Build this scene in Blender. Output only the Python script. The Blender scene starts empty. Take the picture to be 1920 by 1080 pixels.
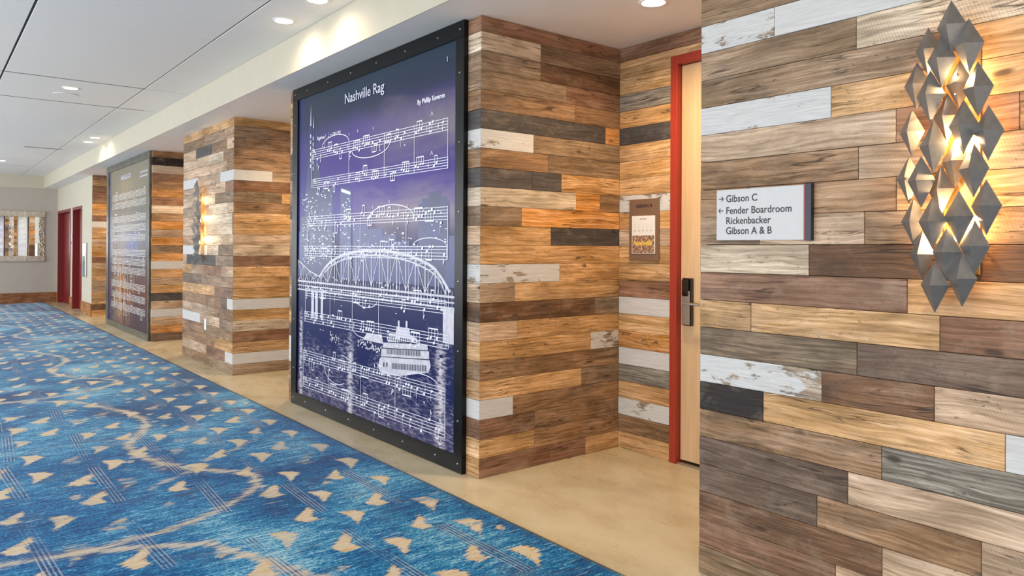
import bpy, math, random
import numpy as np
from mathutils import Vector, Matrix
random.seed(7)
SC = bpy.context.scene
COL = SC.collection
PI = math.pi

# ------------------------------------------------------------------ camera
CAM_H = 1.3; CAM_D = 2.4641
cd = bpy.data.cameras.new('camera'); cam = bpy.data.objects.new('camera', cd); COL.objects.link(cam)
yaw, pitch, roll = 0.6724, 0.0045, 0.0057
F = Vector((math.sin(yaw)*math.cos(pitch), math.cos(yaw)*math.cos(pitch), math.sin(pitch)))
R0 = F.cross(Vector((0, 0, 1))).normalized(); U0 = R0.cross(F)
Rv = math.cos(roll)*R0 + math.sin(roll)*U0; Uv = -math.sin(roll)*R0 + math.cos(roll)*U0
M = Matrix((Rv, Uv, -F)).transposed().to_4x4(); M.translation = Vector((-CAM_D, 0, CAM_H))
cam.matrix_world = M
cd.sensor_width = 36; cd.lens = 1389.8/1920*36
cd.shift_y = -80.11/1920
cd.clip_start = 0.05; cd.clip_end = 100
SC.camera = cam

# ------------------------------------------------------------------ view, world
vs = SC.view_settings
vs.view_transform = 'Standard'; vs.look = 'None'; vs.gamma = 1.0; vs.use_curve_mapping = False
vs.exposure = 0.0
w = bpy.data.worlds.new('world'); SC.world = w; w.use_nodes = True
bg = w.node_tree.nodes['Background']
bg.inputs[0].default_value = (0.80, 0.90, 1.0, 1); bg.inputs[1].default_value = 1.0

H = 2.62; H2 = 2.90; WX = -5.0; YE = 20.04; YB = -3.0; AX = 1.132
# ------------------------------------------------------------------ large lights: daylight through the window wall
def area(name, loc, direction, sx, sy, power, col):
    l = bpy.data.lights.new(name, 'AREA'); l.shape = 'RECTANGLE'; l.size = sx; l.size_y = sy
    l.energy = power; l.color = col
    o = bpy.data.objects.new(name, l); COL.objects.link(o); o.location = loc
    o.rotation_euler = Vector(direction).to_track_quat('-Z', 'Y').to_euler()
    return o
DAY = (0.95, 0.97, 1.0)
WINS = [(-2.4, 0.6), (1.4, 4.4), (5.4, 8.4), (9.4, 12.4), (13.4, 16.4), (16.9, 19.6)]
WPOW = [104, 112, 118, 125, 130, 120]
for (a, b), pw in zip(WINS, WPOW):
    area('daylight', (WX-0.15, (a+b)/2, 1.45), (1, 0, -0.12), b-a, 2.2, pw, DAY)
# unseen area lamp before the rear wall, standing in for ambient bounce
area('concourse_light', (-2.6, YB+0.12, 1.5), (0, 1, 0.0), 4.0, 2.2, 55, (1.0, 0.93, 0.84))

def spot(name, loc, target, power, col, ang=110, blend=0.7, rad=0.04):
    l = bpy.data.lights.new(name, 'SPOT'); l.energy = power; l.color = col
    l.spot_size = math.radians(ang); l.spot_blend = blend; l.shadow_soft_size = rad
    o = bpy.data.objects.new(name, l); COL.objects.link(o); o.location = loc
    o.rotation_euler = (Vector(target)-Vector(loc)).to_track_quat('-Z', 'Y').to_euler()
    return o

# ------------------------------------------------------------------ material helpers
def lin(c):
    out = []
    for v in c[:3]:
        v = v/255.0
        out.append(v/12.92 if v <= 0.04045 else ((v+0.055)/1.055)**2.4)
    return tuple(out)
def L4(c): return lin(c)+(1,)
class NT:
    def __init__(s, name):
        s.m = bpy.data.materials.new(name); s.m.use_nodes = True
        s.t = s.m.node_tree; s.n = s.t.nodes; s.b = s.n['Principled BSDF']
    def new(s, typ, **kw):
        x = s.n.new(typ)
        for k, v in kw.items(): setattr(x, k, v)
        return x
    def lk(s, a, b): s.t.links.new(a, b)
    def math(s, op, a, b=None, c=None, clamp=False):
        x = s.new('ShaderNodeMath', operation=op); x.use_clamp = clamp
        for i, v in enumerate((a, b, c)):
            if v is None: continue
            if isinstance(v, (int, float)): x.inputs[i].default_value = v
            else: s.lk(v, x.inputs[i])
        return x.outputs[0]
    def mix(s, fac, a, b, mode='MIX'):
        x = s.new('ShaderNodeMix', data_type='RGBA', blend_type=mode)
        for i, v in ((0, fac), (6, a), (7, b)):
            if isinstance(v, (int, float)): x.inputs[i].default_value = v
            elif isinstance(v, tuple): x.inputs[i].default_value = v if len(v) == 4 else v+(1,)
            else: s.lk(v, x.inputs[i])
        return x.outputs[2]
    def ramp(s, fac, stops, interp='LINEAR'):
        x = s.new('ShaderNodeValToRGB'); x.color_ramp.interpolation = interp
        e = x.color_ramp.elements
        while len(e) < len(stops): e.new(0.5)
        for el, (p, c) in zip(e, stops):
            el.position = p; el.color = c if isinstance(c, tuple) and len(c) == 4 else ((c, c, c, 1) if isinstance(c, (int, float)) else tuple(c)+(1,))
        s.lk(fac, x.inputs[0]); return x.outputs[0]
    def mapping(s, vec, scale, loc=(0, 0, 0), rot=(0, 0, 0)):
        x = s.new('ShaderNodeMapping'); x.inputs['Scale'].default_value = scale
        x.inputs['Location'].default_value = loc; x.inputs['Rotation'].default_value = rot
        s.lk(vec, x.inputs[0]); return x.outputs[0]
    def noise(s, vec, scale, detail=4, rough=0.55, dist=0.0, out='Fac'):
        x = s.new('ShaderNodeTexNoise'); x.inputs['Scale'].default_value = scale
        x.inputs['Detail'].default_value = detail; x.inputs['Roughness'].default_value = rough
        x.inputs['Distortion'].default_value = dist
        s.lk(vec, x.inputs['Vector']); return x.outputs[out]
    def attr(s, name, typ='OBJECT', out='Fac'):
        x = s.new('ShaderNodeAttribute', attribute_type=typ, attribute_name=name); return x.outputs[out]
    def bump(s, h, strength=0.3, dist=0.005):
        x = s.new('ShaderNodeBump'); x.inputs['Strength'].default_value = strength; x.inputs['Distance'].default_value = dist
        s.lk(h, x.inputs['Height']); s.lk(x.outputs[0], s.b.inputs['Normal'])
    def vec(s, op, a, b):
        x = s.new('ShaderNodeVectorMath', operation=op); s.lk(a, x.inputs[0])
        if isinstance(b, tuple): x.inputs[1].default_value = b
        else: s.lk(b, x.inputs[1])
        return x.outputs[0]

def simple(name, col, rough=0.5, metal=0.0, grain=0.0, gscale=30, coat=0.0, bump=0.0):
    k = NT(name); tc = k.new('ShaderNodeTexCoord')
    nf = k.noise(tc.outputs['Object'], gscale, 3)
    c = L4(col)
    lo = tuple(v*(1-grain) for v in c[:3])+(1,); hi = tuple(min(1, v*(1+grain)) for v in c[:3])+(1,)
    k.lk(k.ramp(nf, [(0.3, lo), (0.7, hi)]), k.b.inputs['Base Color'])
    k.b.inputs['Roughness'].default_value = rough; k.b.inputs['Metallic'].default_value = metal
    k.b.inputs['Coat Weight'].default_value = coat; k.b.inputs['Coat Roughness'].default_value = 0.1
    if bump: k.bump(nf, bump, 0.002)
    return k.m

def emis(name, col, strength):
    k = NT(name); k.b.inputs['Base Color'].default_value = (0.9, 0.9, 0.9, 1)
    k.b.inputs['Emission Color'].default_value = col+(1,); k.b.inputs['Emission Strength'].default_value = strength
    return k.m

# ---- reclaimed wood: one material, tuned board by board through object properties
def wood_material():
    k = NT('reclaimed_wood'); tc = k.new('ShaderNodeTexCoord')
    seed = k.attr('seed', out='Vector')
    p = k.vec('ADD', tc.outputs['Object'], seed)
    warp = k.noise(k.mapping(p, (1.6, 1, 5)), 1.6, 2, out='Color')
    wv = k.vec('MULTIPLY', k.vec('SUBTRACT', warp, (0.5, 0.5, 0.5)), (0.10, 0.0, 0.055))
    q = k.vec('ADD', p, wv)
    fine = k.noise(k.mapping(q, (9, 1, 240)), 1.0, 5, 0.65)
    mid = k.noise(k.mapping(q, (1.6, 1, 30)), 1.0, 6, 0.6, 1.2)
    blot = k.noise(k.mapping(q, (2.6, 1, 9)), 1.0, 5, 0.62, 0.8)
    blot2 = k.noise(k.mapping(p, (7, 1, 12)), 1.0, 4, 0.7, 0.4)
    wav = k.new('ShaderNodeTexWave', bands_direction='Z'); wav.inputs['Scale'].default_value = 1.0
    wav.inputs['Distortion'].default_value = 7.0; wav.inputs['Detail'].default_value = 3; wav.inputs['Detail Scale'].default_value = 1.3
    k.lk(k.mapping(q, (1.3, 1, 15)), wav.inputs['Vector']); ring = wav.outputs['Fac']
    # saw marks, slanted across the board
    sw = k.new('ShaderNodeTexWave', bands_direction='X'); sw.inputs['Scale'].default_value = 34
    sw.inputs['Distortion'].default_value = 2.2; sw.inputs['Detail'].default_value = 2; sw.inputs['Detail Scale'].default_value = 3
    k.lk(k.mapping(p, (1, 1, 1), rot=(0, 0.35, 0)), sw.inputs['Vector'])
    swm = k.ramp(k.noise(k.mapping(p, (4, 1, 6)), 1.0, 2), [(0.42, 0.0), (0.62, 1.0)])
    saw = k.math('MULTIPLY', k.math('MULTIPLY', sw.outputs['Fac'], swm), k.attr('saw'))
    # knots
    vo = k.new('ShaderNodeTexVoronoi', feature='F1'); vo.inputs['Scale'].default_value = 1.0
    k.lk(k.mapping(q, (4.2, 1, 12)), vo.inputs['Vector'])
    sep = k.new('ShaderNodeSeparateColor'); k.lk(vo.outputs['Color'], sep.inputs[0])
    on = k.math('GREATER_THAN', sep.outputs[0], 0.86)
    kn = k.math('MULTIPLY', k.ramp(vo.outputs['Distance'], [(0.0, 1.0), (0.09, 0.85), (0.16, 0.12), (0.34, 0.0)]), on)
    # cracks
    cn = k.noise(k.mapping(q, (1.4, 1, 26)), 1.0, 3, 0.5, 0.6)
    crk = k.ramp(k.math('ABSOLUTE', k.math('SUBTRACT', cn, 0.5)), [(0.0, 1.0), (0.006, 0.7), (0.014, 0.0)])
    crk = k.math('MULTIPLY', crk, k.ramp(k.noise(k.mapping(p, (3, 1, 9)), 1.0, 2), [(0.50, 0.0), (0.58, 1.0)]))
    tint = k.attr('tint', out='Color')
    # value modulation of the tint
    v = k.math('ADD', k.math('MULTIPLY', k.ramp(fine, [(0.34, 0.0), (0.66, 1.0)]), 0.44), k.math('MULTIPLY', k.ramp(mid, [(0.32, 0.0), (0.66, 1.0)]), 0.48))
    v = k.math('ADD', v, k.math('MULTIPLY', ring, 0.18))
    tone = k.noise(k.mapping(p, (2.0, 1, 5)), 1.0, 3, 0.5, 0.3)
    v = k.math('ADD', 0.32, k.math('MULTIPLY', v, 1.14))
    v = k.math('MULTIPLY', v, k.ramp(tone, [(0.30, 0.66), (0.52, 1.0), (0.70, 1.16)]))
    hsv = k.new('ShaderNodeHueSaturation'); k.lk(tint, hsv.inputs['Color']); k.lk(v, hsv.inputs['Value'])
    k.lk(k.math('SUBTRACT', 1.30, k.math('MULTIPLY', v, 0.30)), hsv.inputs['Saturation'])
    c = hsv.outputs[0]
    # dark stain streaks
    st = k.math('MULTIPLY', k.ramp(blot, [(0.32, 1.0), (0.46, 0.55), (0.56, 0.0)]), k.attr('stain'))
    c = k.mix(st, c, k.mix(0.72, c, (0.045, 0.022, 0.010, 1)))
    # bleached areas
    lt = k.math('MULTIPLY', k.ramp(blot2, [(0.52, 0.0), (0.74, 1.0)]), 0.42)
    c = k.mix(lt, c, k.mix(0.45, c, (0.62, 0.50, 0.36, 1)))
    c = k.mix(k.math('MULTIPLY', saw, 0.50), c, k.mix(0.55, c, (0.09, 0.045, 0.02, 1)))
    c = k.mix(k.math('MULTIPLY', crk, 0.85), c, (0.02, 0.012, 0.008, 1))
    c = k.mix(k.math('MULTIPLY', kn, 0.9), c, (0.03, 0.015, 0.008, 1))
    # small pits, nail marks and dark specks
    pit = k.noise(k.mapping(p, (34, 1, 90)), 1.0, 3, 0.6)
    pz = k.noise(k.mapping(p, (3.5, 1, 10), loc=(5, 0, 1)), 1.0, 3, 0.6)
    pk = k.math('MULTIPLY', k.ramp(pit, [(0.30, 1.0), (0.40, 0.0)]), k.ramp(pz, [(0.46, 0.0), (0.60, 1.0)]))
    c = k.mix(k.math('MULTIPLY', pk, 0.65), c, (0.05, 0.028, 0.014, 1))
    # strong open grain on weathered boards
    wg = k.math('MULTIPLY', k.ramp(k.noise(k.mapping(q, (4, 1, 130)), 1.0, 4, 0.6), [(0.42, 1.0), (0.55, 0.0)]), k.attr('weather'))
    c = k.mix(k.math('MULTIPLY', wg, 0.75), c, k.mix(0.8, c, (0.03, 0.025, 0.02, 1)))
    # white paint, flaked
    pn = k.noise(k.mapping(p, (9, 1, 26)), 1.0, 6, 0.68, 0.3)
    pn2 = k.noise(k.mapping(p, (3, 1, 5)), 1.0, 3, 0.5)
    pm = k.math('ADD', k.math('MULTIPLY', pn, 0.7), k.math('MULTIPLY', pn2, 0.5))
    pm = k.math('SUBTRACT', k.math('ADD', pm, k.math('MULTIPLY', k.attr('paint'), 1.0)), 1.0)
    pmask = k.ramp(k.math('MULTIPLY', pm, 8.0, clamp=True), [(0.35, 0.0), (0.65, 1.0)])
    pcol = k.mix(k.ramp(fine, [(0.35, 0.0), (0.75, 1.0)]), (0.50, 0.485, 0.46, 1), (0.68, 0.67, 0.655, 1))
    c = k.mix(pmask, c, pcol)
    k.lk(c, k.b.inputs['Base Color'])
    k.lk(k.math('ADD', 0.42, k.math('MULTIPLY', fine, 0.25)), k.b.inputs['Roughness'])
    k.b.inputs['Specular IOR Level'].default_value = 0.35
    hgt = k.math('ADD', k.math('MULTIPLY', fine, 0.5), k.math('MULTIPLY', mid, 0.5))
    hgt = k.math('SUBTRACT', hgt, k.math('ADD', k.math('MULTIPLY', crk, 1.2), k.math('MULTIPLY', kn, 0.5)))
    hgt = k.math('ADD', hgt, k.math('MULTIPLY', saw, 0.5))
    hgt = k.math('SUBTRACT', hgt, k.math('MULTIPLY', wg, 1.2))
    hgt = k.math('ADD', hgt, k.math('MULTIPLY', pmask, 0.5))
    k.bump(hgt, 0.55, 0.0016)
    return k.m
WOOD = wood_material()

# ------------------------------------------------------------------ mesh helpers
def link(o, parent=None):
    COL.objects.link(o)
    if parent is not None: o.parent = parent
    return o
def mesh(name, vs_, fs, m=None, parent=None, smooth=False):
    me = bpy.data.meshes.new(name); me.from_pydata(vs_, [], fs); me.update()
    if smooth:
        for p in me.polygons: p.use_smooth = True
    if m: me.materials.append(m)
    return link(bpy.data.objects.new(name, me), parent)
def thing(name, label, cat, loc=(0, 0, 0), group=None):
    o = bpy.data.objects.new(name, None); o.empty_display_size = 0.1; COL.objects.link(o); o.location = loc
    o['label'] = label; o['category'] = cat
    if group: o['group'] = group
    return o
def tag(o, label, cat, group=None):
    o['label'] = label; o['category'] = cat
    if group: o['group'] = group
    return o
def box_geo(x0, x1, y0, y1, z0, z1, b=0.0):
    """box with chamfered edges (b>0)"""
    if b <= 0:
        v = [(x, y, z) for x in (x0, x1) for y in (y0, y1) for z in (z0, z1)]
        f = [(0, 1, 3, 2), (4, 6, 7, 5), (0, 4, 5, 1), (2, 3, 7, 6), (0, 2, 6, 4), (1, 5, 7, 3)]
        return v, f
    import bmesh
    bm = bmesh.new(); v, f = box_geo(x0, x1, y0, y1, z0, z1)
    bv = [bm.verts.new(p) for p in v]
    for q in f: bm.faces.new([bv[i] for i in q])
    bmesh.ops.recalc_face_normals(bm, faces=bm.faces)
    bmesh.ops.bevel(bm, geom=list(bm.edges), offset=b, segments=1, affect='EDGES')
    bm.verts.index_update()
    v = [tuple(p.co) for p in bm.verts]; f = [tuple(q.index for q in g.verts) for g in bm.faces]
    bm.free(); return v, f
class MB:
    def __init__(s): s.v = []; s.f = []
    def add(s, v, f):
        n = len(s.v); s.v += list(v); s.f += [tuple(i+n for i in q) for q in f]; return s
    def box(s, x0, x1, y0, y1, z0, z1, b=0.0):
        a, c = box_geo(min(x0, x1), max(x0, x1), min(y0, y1), max(y0, y1), min(z0, z1), max(z0, z1), b); return s.add(a, c)
    def cyl(s, c, r, h, axis='z', n=24, r2=None):
        r2 = r if r2 is None else r2; vs_ = []; 
        for k_, rr in ((0, r), (h, r2)):
            for i in range(n):
                a = 2*PI*i/n; p = (rr*math.cos(a), rr*math.sin(a), k_)
                if axis == 'x': p = (p[2], p[0], p[1])
                elif axis == 'y': p = (p[0], p[2], p[1])
                vs_.append((p[0]+c[0], p[1]+c[1], p[2]+c[2]))
        fs = [(i, (i+1) % n, n+(i+1) % n, n+i) for i in range(n)]+[tuple(range(n))[::-1], tuple(range(n, 2*n))]
        return s.add(vs_, fs)
    def build(s, name, m, parent=None, smooth=False): return mesh(name, s.v, s.f, m, parent, smooth)
def rel(parent, o):
    """child was built in world coordinates under an empty that sits at parent.location"""
    o.location = -Vector(parent.location); return o

def setup_struct(o): o['kind'] = 'structure'; return o

# ------------------------------------------------------------------ shared materials
plaster_w = simple('painted_plaster_white', (234, 230, 223), 0.75, grain=0.02, gscale=6, bump=0.05)
plaster_b = simple('painted_plaster_beige', (200, 192, 172), 0.75, grain=0.02, gscale=6, bump=0.05)
plaster_g = simple('painted_plaster_greige', (184, 176, 163), 0.7, grain=0.02, gscale=6, bump=0.05)
tile_m = simple('ceiling_tile_white', (238, 233, 224), 0.8, grain=0.02, gscale=180, bump=0.12)
dark_back = simple('dark_backing_board', (38, 28, 20), 0.9, grain=0.2)
black_steel = simple('blackened_steel', (11, 12, 14), 0.30, grain=0.3, gscale=9)
black_steel.node_tree.nodes['Principled BSDF'].inputs['Specular IOR Level'].default_value = 0.25
grey_steel = simple('raw_grey_steel', (112, 110, 98), 0.32, metal=0.65, grain=0.3, gscale=7)
steel = simple('brushed_steel', (190, 188, 184), 0.28, metal=1.0, grain=0.06, gscale=60)
red_paint = simple('red_painted_metal', (158, 52, 34), 0.38, grain=0.05)
red_dark = simple('deep_red_painted_metal', (118, 20, 20), 0.42, grain=0.05)
white_plastic = simple('white_plastic', (238, 236, 230), 0.35, grain=0.02)
black_gloss = simple('black_gloss_plastic', (10, 10, 11), 0.12, coat=0.6)

# concrete
def concrete():
    k = NT('polished_concrete'); g = k.new('ShaderNodeNewGeometry'); p = g.outputs['Position']
    a = k.noise(k.mapping(p, (1.2, 0.8, 1), rot=(0, 0, 0.4)), 1.5, 6, 0.55, 0.35)
    b = k.noise(k.mapping(p, (2.2, 1.2, 1), rot=(0, 0, 0.9)), 2.4, 7, 0.62, 0.0)
    c = k.ramp(a, [(0.28, L4((166, 152, 122))), (0.5, L4((190, 174, 140))), (0.72, L4((208, 194, 162)))])
    c = k.mix(k.ramp(b, [(0.40, 0.0), (0.75, 0.7)]), c, L4((212, 202, 176)))
    d = k.noise(p, 60, 4, 0.6)
    c = k.mix(k.ramp(d, [(0.35, 0.08), (0.6, 0.0)]), c, L4((120, 104, 78)))
    k.lk(c, k.b.inputs['Base Color'])
    k.lk(k.ramp(b, [(0.3, 0.22), (0.8, 0.42)]), k.b.inputs['Roughness'])
    k.b.inputs['Specular IOR Level'].default_value = 0.5
    k.bump(d, 0.06, 0.001)
    return k.m
concrete_m = concrete()

# ------------------------------------------------------------------ setting: floor, ceilings, outer walls
setup_struct(MB().box(WX-0.2, AX+0.25, YB-0.1, YE+0.3, -0.12, 0.0).build('floor', concrete_m))
setup_struct(MB().box(WX-0.2, -0.28, YB-0.1, YE+0.3, H2+0.02, H2+0.1).build('ceiling', simple('ceiling_void_dark', (26, 26, 26), 0.9)))
CEIL = bpy.data.objects['ceiling']
# soffit over the alcoves + its beige fascia
setup_struct(MB().box(-0.272, AX+0.25, YB, YE+0.1, H, H+0.35).build('trim_1', plaster_w))
bpy.data.objects['trim_1'].name = 'ceiling_soffit'
setup_struct(MB().box(-0.280, -0.2725, YB, YE+0.02, H, H2+0.05).build('trim_2', plaster_b))
setup_struct(MB().box(WX, -0.2725, YE-0.012, YE+0.02, H, H2+0.05).build('trim_3', plaster_b))
# end wall, rear wall, window wall
setup_struct(MB().box(WX-0.2, AX+0.25, YE, YE+0.15, 0, H2+0.05).build('wall_end', plaster_g))
setup_struct(MB().box(WX-0.2, AX+0.25, YB-0.15, YB, 0, H2+0.05).build('wall_rear', plaster_g))
wl = MB()
wl.box(WX-0.12, WX, YB, YE, 0, 0.35); wl.box(WX-0.12, WX, YB, YE, 2.55, H2+0.05)
edges = [YB]+[e for ab in WINS for e in ab]+[YE]
for i in range(0, len(edges), 2): wl.box(WX-0.12, WX, edges[i], edges[i+1], 0.35, 2.55)
setup_struct(wl.build('wall_left', plaster_g))
for i, (a, b) in enumerate(WINS):
    f = MB()
    for yy in (a+0.03, (a+b)/2, b-0.03): f.box(WX-0.09, WX-0.02, yy-0.025, yy+0.025, 0.35, 2.55)
    for zz in (0.375, 2.525): f.box(WX-0.09, WX-0.02, a, b, zz-0.025, zz+0.025)
    o = f.build('window_%d' % (i+1), black_steel); setup_struct(o)

# ceiling tiles: every tile its own piece
xs = [(-0.282, -0.700), (-0.711, -1.882), (-1.898, -3.07), (-3.086, -4.255), (-4.271, WX)]
base = 5.385
ys = []
yy = base
while yy > YB+0.3: yy -= 0.585; ys.append(yy)
ys = ys[::-1]+[5.385, 5.93, 6.51, 7.10, 7.715, 8.205]
seg = [(ys[i], ys[i+1]) for i in range(len(ys)-1)]
seg = [(YB+0.01, ys[0])]+seg
y0 = 9.56; seg2 = []
while y0 < 16.4: seg2.append((y0, min(y0+0.585, 16.45))); y0 += 0.585
seg2[-1] = (seg2[-1][0], 16.41)
y0 = 17.75; seg3 = []
while y0 < YE-0.3: seg3.append((y0, min(y0+0.575, YE-0.015))); y0 += 0.575
for ci, (xa, xb) in enumerate(xs):
    for (a, b), gap in [(s, 0.0012) for s in seg]+[((8.233, 9.532), 0.0012)]+[(s, 0.0012) for s in seg2]+[((16.44, 17.72), 0.0012)]+[(s, 0.0012) for s in seg3]:
        if b-a < 0.05: continue
        a2, b2 = a+gap*1.5, b-gap*1.5
        if ci == 0 and gap > 0.003: a2 = a+0.0012
        g = box_geo(xb, xa, a2, b2, 0, 0.018, 0.0018)
        o = mesh('ceiling_tile', g[0], g[1], tile_m, CEIL); o.location = (0, 0, H2+random.uniform(-0.0006, 0.0006))

slot_m = simple('black_slot_reveal', (18, 18, 20), 0.6)
for xa in (-0.7055, -1.890, -3.078, -4.263):
    g = box_geo(xa-0.0085, xa+0.0085, YB+0.02, YE-0.02, 0.004, 0.017); o = mesh('ceiling_reveal', g[0], g[1], slot_m, CEIL); o.location = (0, 0, H2)
for ya in (8.216, 9.549, 16.421, 17.739):
    for xa, xb in ((-0.711, -1.882), (-1.898, -3.07), (-3.086, -4.255)):
        g = box_geo(xb+0.002, xa-0.002, ya-0.017, ya+0.017, 0.0015, 0.015); o = mesh('slot_diffuser', g[0], g[1], slot_m, CEIL); o.location = (0, 0, H2)
g = box_geo(-0.705, -0.43, 9.532, 9.566, 0.0015, 0.015); o = mesh('slot_diffuser', g[0], g[1], slot_m, CEIL); o.location = (0, 0, H2)
# ------------------------------------------------------------------ planked walls
# code: sRGB tint, paint, stain, saw, weather
WC = {
 'T': ((198, 168, 138), 0.0, 0.45, 0.5, 0.10), 'L': ((210, 190, 164), 0.10, 0.35, 0.6, 0.12),
 'G': ((206, 162, 112), 0.0, 0.55, 0.4, 0.05), 'O': ((206, 148, 88), 0.0, 0.50, 0.3, 0.0),
 'B': ((164, 128, 94), 0.0, 0.85, 0.7, 0.20), 'R': ((146, 108, 84), 0.0, 0.60, 0.5, 0.10),
 'D': ((124, 88, 60), 0.0, 1.00, 0.4, 0.35), 'N': ((162, 134, 106), 0.0, 0.65, 0.6, 0.30),
 'P': ((120, 98, 82), 0.0, 0.55, 0.3, 0.35), 'K': ((76, 72, 71), 0.0, 0.40, 0.2, 0.35),
 'C': ((36, 30, 27), 0.0, 0.70, 0.2, 0.3), 'S': ((156, 146, 132), 0.0, 0.35, 0.2, 1.0),
 'W': ((170, 160, 148), 0.80, 0.2, 0.0, 0.1), 'V': ((156, 138, 118), 0.545, 0.3, 0.0, 0.3),
 'X': ((150, 126, 100), 0.20, 1.0, 0.3, 0.8),
}
RND = 'TGBLTGRNOTGPTBSGTNDGW'
PG = 0.0009
def plank(parent, face, c0, a0, a1, z0, z1, code, thick=0.018):
    """face 'x': board faces -X, c0 its outer x, a along Y;  'y': faces -Y, a along X;  'Y': faces +Y"""
    t, paint, stain, saw, wth = WC[code]
    ln = abs(a1-a0)-2*PG; hh = (z1-z0)-2*PG
    if ln < 0.004: return
    proud = random.uniform(0, 0.0022)
    x0, x1, zz0, zz1 = -ln/2, ln/2, -hh/2, hh/2; yf = 0.0; b = 0.0011
    v = [(x0, thick, zz0), (x1, thick, zz0), (x1, thick, zz1), (x0, thick, zz1),
         (x0, yf+b, zz0), (x1, yf+b, zz0), (x1, yf+b, zz1), (x0, yf+b, zz1),
         (x0+b, yf, zz0+b), (x1-b, yf, zz0+b), (x1-b, yf, zz1-b), (x0+b, yf, zz1-b)]
    f = [(8, 9, 10, 11), (4, 5, 9, 8), (5, 6, 10, 9), (6, 7, 11, 10), (7, 4, 8, 11),
         (0, 1, 5, 4), (1, 2, 6, 5), (2, 3, 7, 6), (3, 0, 4, 7), (3, 2, 1, 0)]
    o = mesh('plank', v, f, WOOD, parent)
    mid = (a0+a1)/2; zc = (z0+z1)/2
    if face == 'x': o.location = (c0-proud, mid, zc); o.rotation_euler = (0, 0, -PI/2)
    elif face == 'y': o.location = (mid, c0-proud, zc)
    else: o.location = (mid, c0+proud, zc); o.rotation_euler = (0, 0, PI)
    j = random.uniform(0.90, 1.10); jr = random.uniform(-0.03, 0.03)
    tl = lin(t)
    o['tint'] = [min(1, tl[0]*j*(1+jr)), tl[1]*j, tl[2]*j*(1-jr), 1.0]
    o['paint'] = float(paint+random.uniform(-0.02, 0.04) if paint > 0 else 0.0)
    o['stain'] = float(stain*random.uniform(0.7, 1.2)); o['saw'] = float(saw*random.choice((0.2, 0.6, 1.0, 1.3)))
    o['weather'] = float(wth); o['seed'] = [random.uniform(-60, 60), random.uniform(-60, 60), random.uniform(-60, 60)]
    return o
ROW = 0.11
def rowz(i): return i*ROW, min((i+1)*ROW, H)
def wall_rows(parent, face, c0, start, end, rows, nrows=24, rnd_len=(0.28, 0.85), miss=None):
    """rows: {row: [(end_coordinate, code), ...]} running from start towards end; past the list boards are random"""
    sgn = 1 if end > start else -1
    for i in range(nrows):
        z0, z1 = rowz(i)
        if z1-z0 < 0.02: continue
        pos = start
        lst = list(rows.get(i, []))
        while (end-pos)*sgn > 1e-4:
            if lst:
                e, code = lst.pop(0)
                if e is None: e = end
            else:
                e = pos+sgn*random.uniform(*rnd_len); code = random.choice(RND)
                if (end-e)*sgn < 0.12: e = end
            if (end-e)*sgn < 0: e = end
            if miss is None:
                plank(parent, face, c0, min(pos, e), max(pos, e), z0, z1, code)
            else:
                my0, my1, mz = miss   # opening: boards stop at it
                lo, hi = min(pos, e), max(pos, e)
                if z0 >= mz-1e-6: plank(parent, face, c0, lo, hi, z0, z1, code)
                elif z1 > mz:
                    if hi <= my0 or lo >= my1: plank(parent, face, c0, lo, hi, z0, z1, code)
                    else:
                        plank(parent, face, c0, lo, hi, mz, z1, code)
                        if hi > my1: plank(parent, face, c0, max(lo, my1), hi, z0, mz, code)
                        if lo < my0: plank(parent, face, c0, lo, min(hi, my0), z0, mz, code)
                else:
                    if hi > my1: plank(parent, face, c0, max(lo, my1), hi, z0, z1, code)
                    if lo < my0: plank(parent, face, c0, lo, min(hi, my0), z0, z1, code)
            pos = e
TH = 0.019
def core(name, ya, yb, xa=0.0, xb=AX+0.2):
    return setup_struct(MB().box(xa+TH, xb, ya+TH, yb-TH, 0, H).build(name, dark_back))

# --- near wall (right third of the picture), rows from the floor up; y falls to the right
YC = 1.871
near = core('wall_near', YB, YC)
near_rows = {
 0: [(1.28, 'N')], 1: [(1.30, 'R')], 2: [(1.142, 'D'), (0.70, 'T')],
 3: [(1.368, 'P'), (0.852, 'B'), (0.5, 'T')],
 4: [(1.257, 'P'), (0.6, 'T')],
 5: [(1.145, 'B'), (0.55, 'S')],
 6: [(1.582, 'C'), (0.791, 'G'), (0.35, 'W')],
 7: [(1.352, 'V'), (0.984, 'D'), (0.55, 'T')],
 8: [(1.228, 'X'), (0.45, 'P')],
 9: [(1.636, 'G'), (0.969, 'G'), (0.5, 'R')],
 10: [(1.066, 'R'), (0.40, 'G')],
 11: [(1.402, 'L'), (0.62, 'D')],
 12: [(1.60, 'N'), (1.204, 'T'), (0.60, 'B')],
 13: [(1.10, 'B'), (0.62, 'G')],
 14: [(1.226, 'B'), (0.66, 'T')],
 15: [(1.103, 'T'), (0.757, 'R'), (0.4, 'B')],
 16: [(1.322, 'V'), (0.90, 'G'), (0.5, 'G')],
 17: [(0.95, 'N'), (0.62, 'G')],
 18: [(1.234, 'N'), (0.5, 'L')],
 19: [(1.542, 'V'), (1.02, 'W'), (0.6, 'T')],
 20: [(1.2, 'N'), (0.7, 'B')], 21: [(1.3, 'B')], 22: [(1.4, 'T')], 23: [(0.9, 'R')],
}
wall_rows(near, 'x', 0.0, YC, -1.6, near_rows)
wall_rows(near, 'Y', YC, 0.0, AX, {}, rnd_len=(0.4, 1.1))

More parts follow.
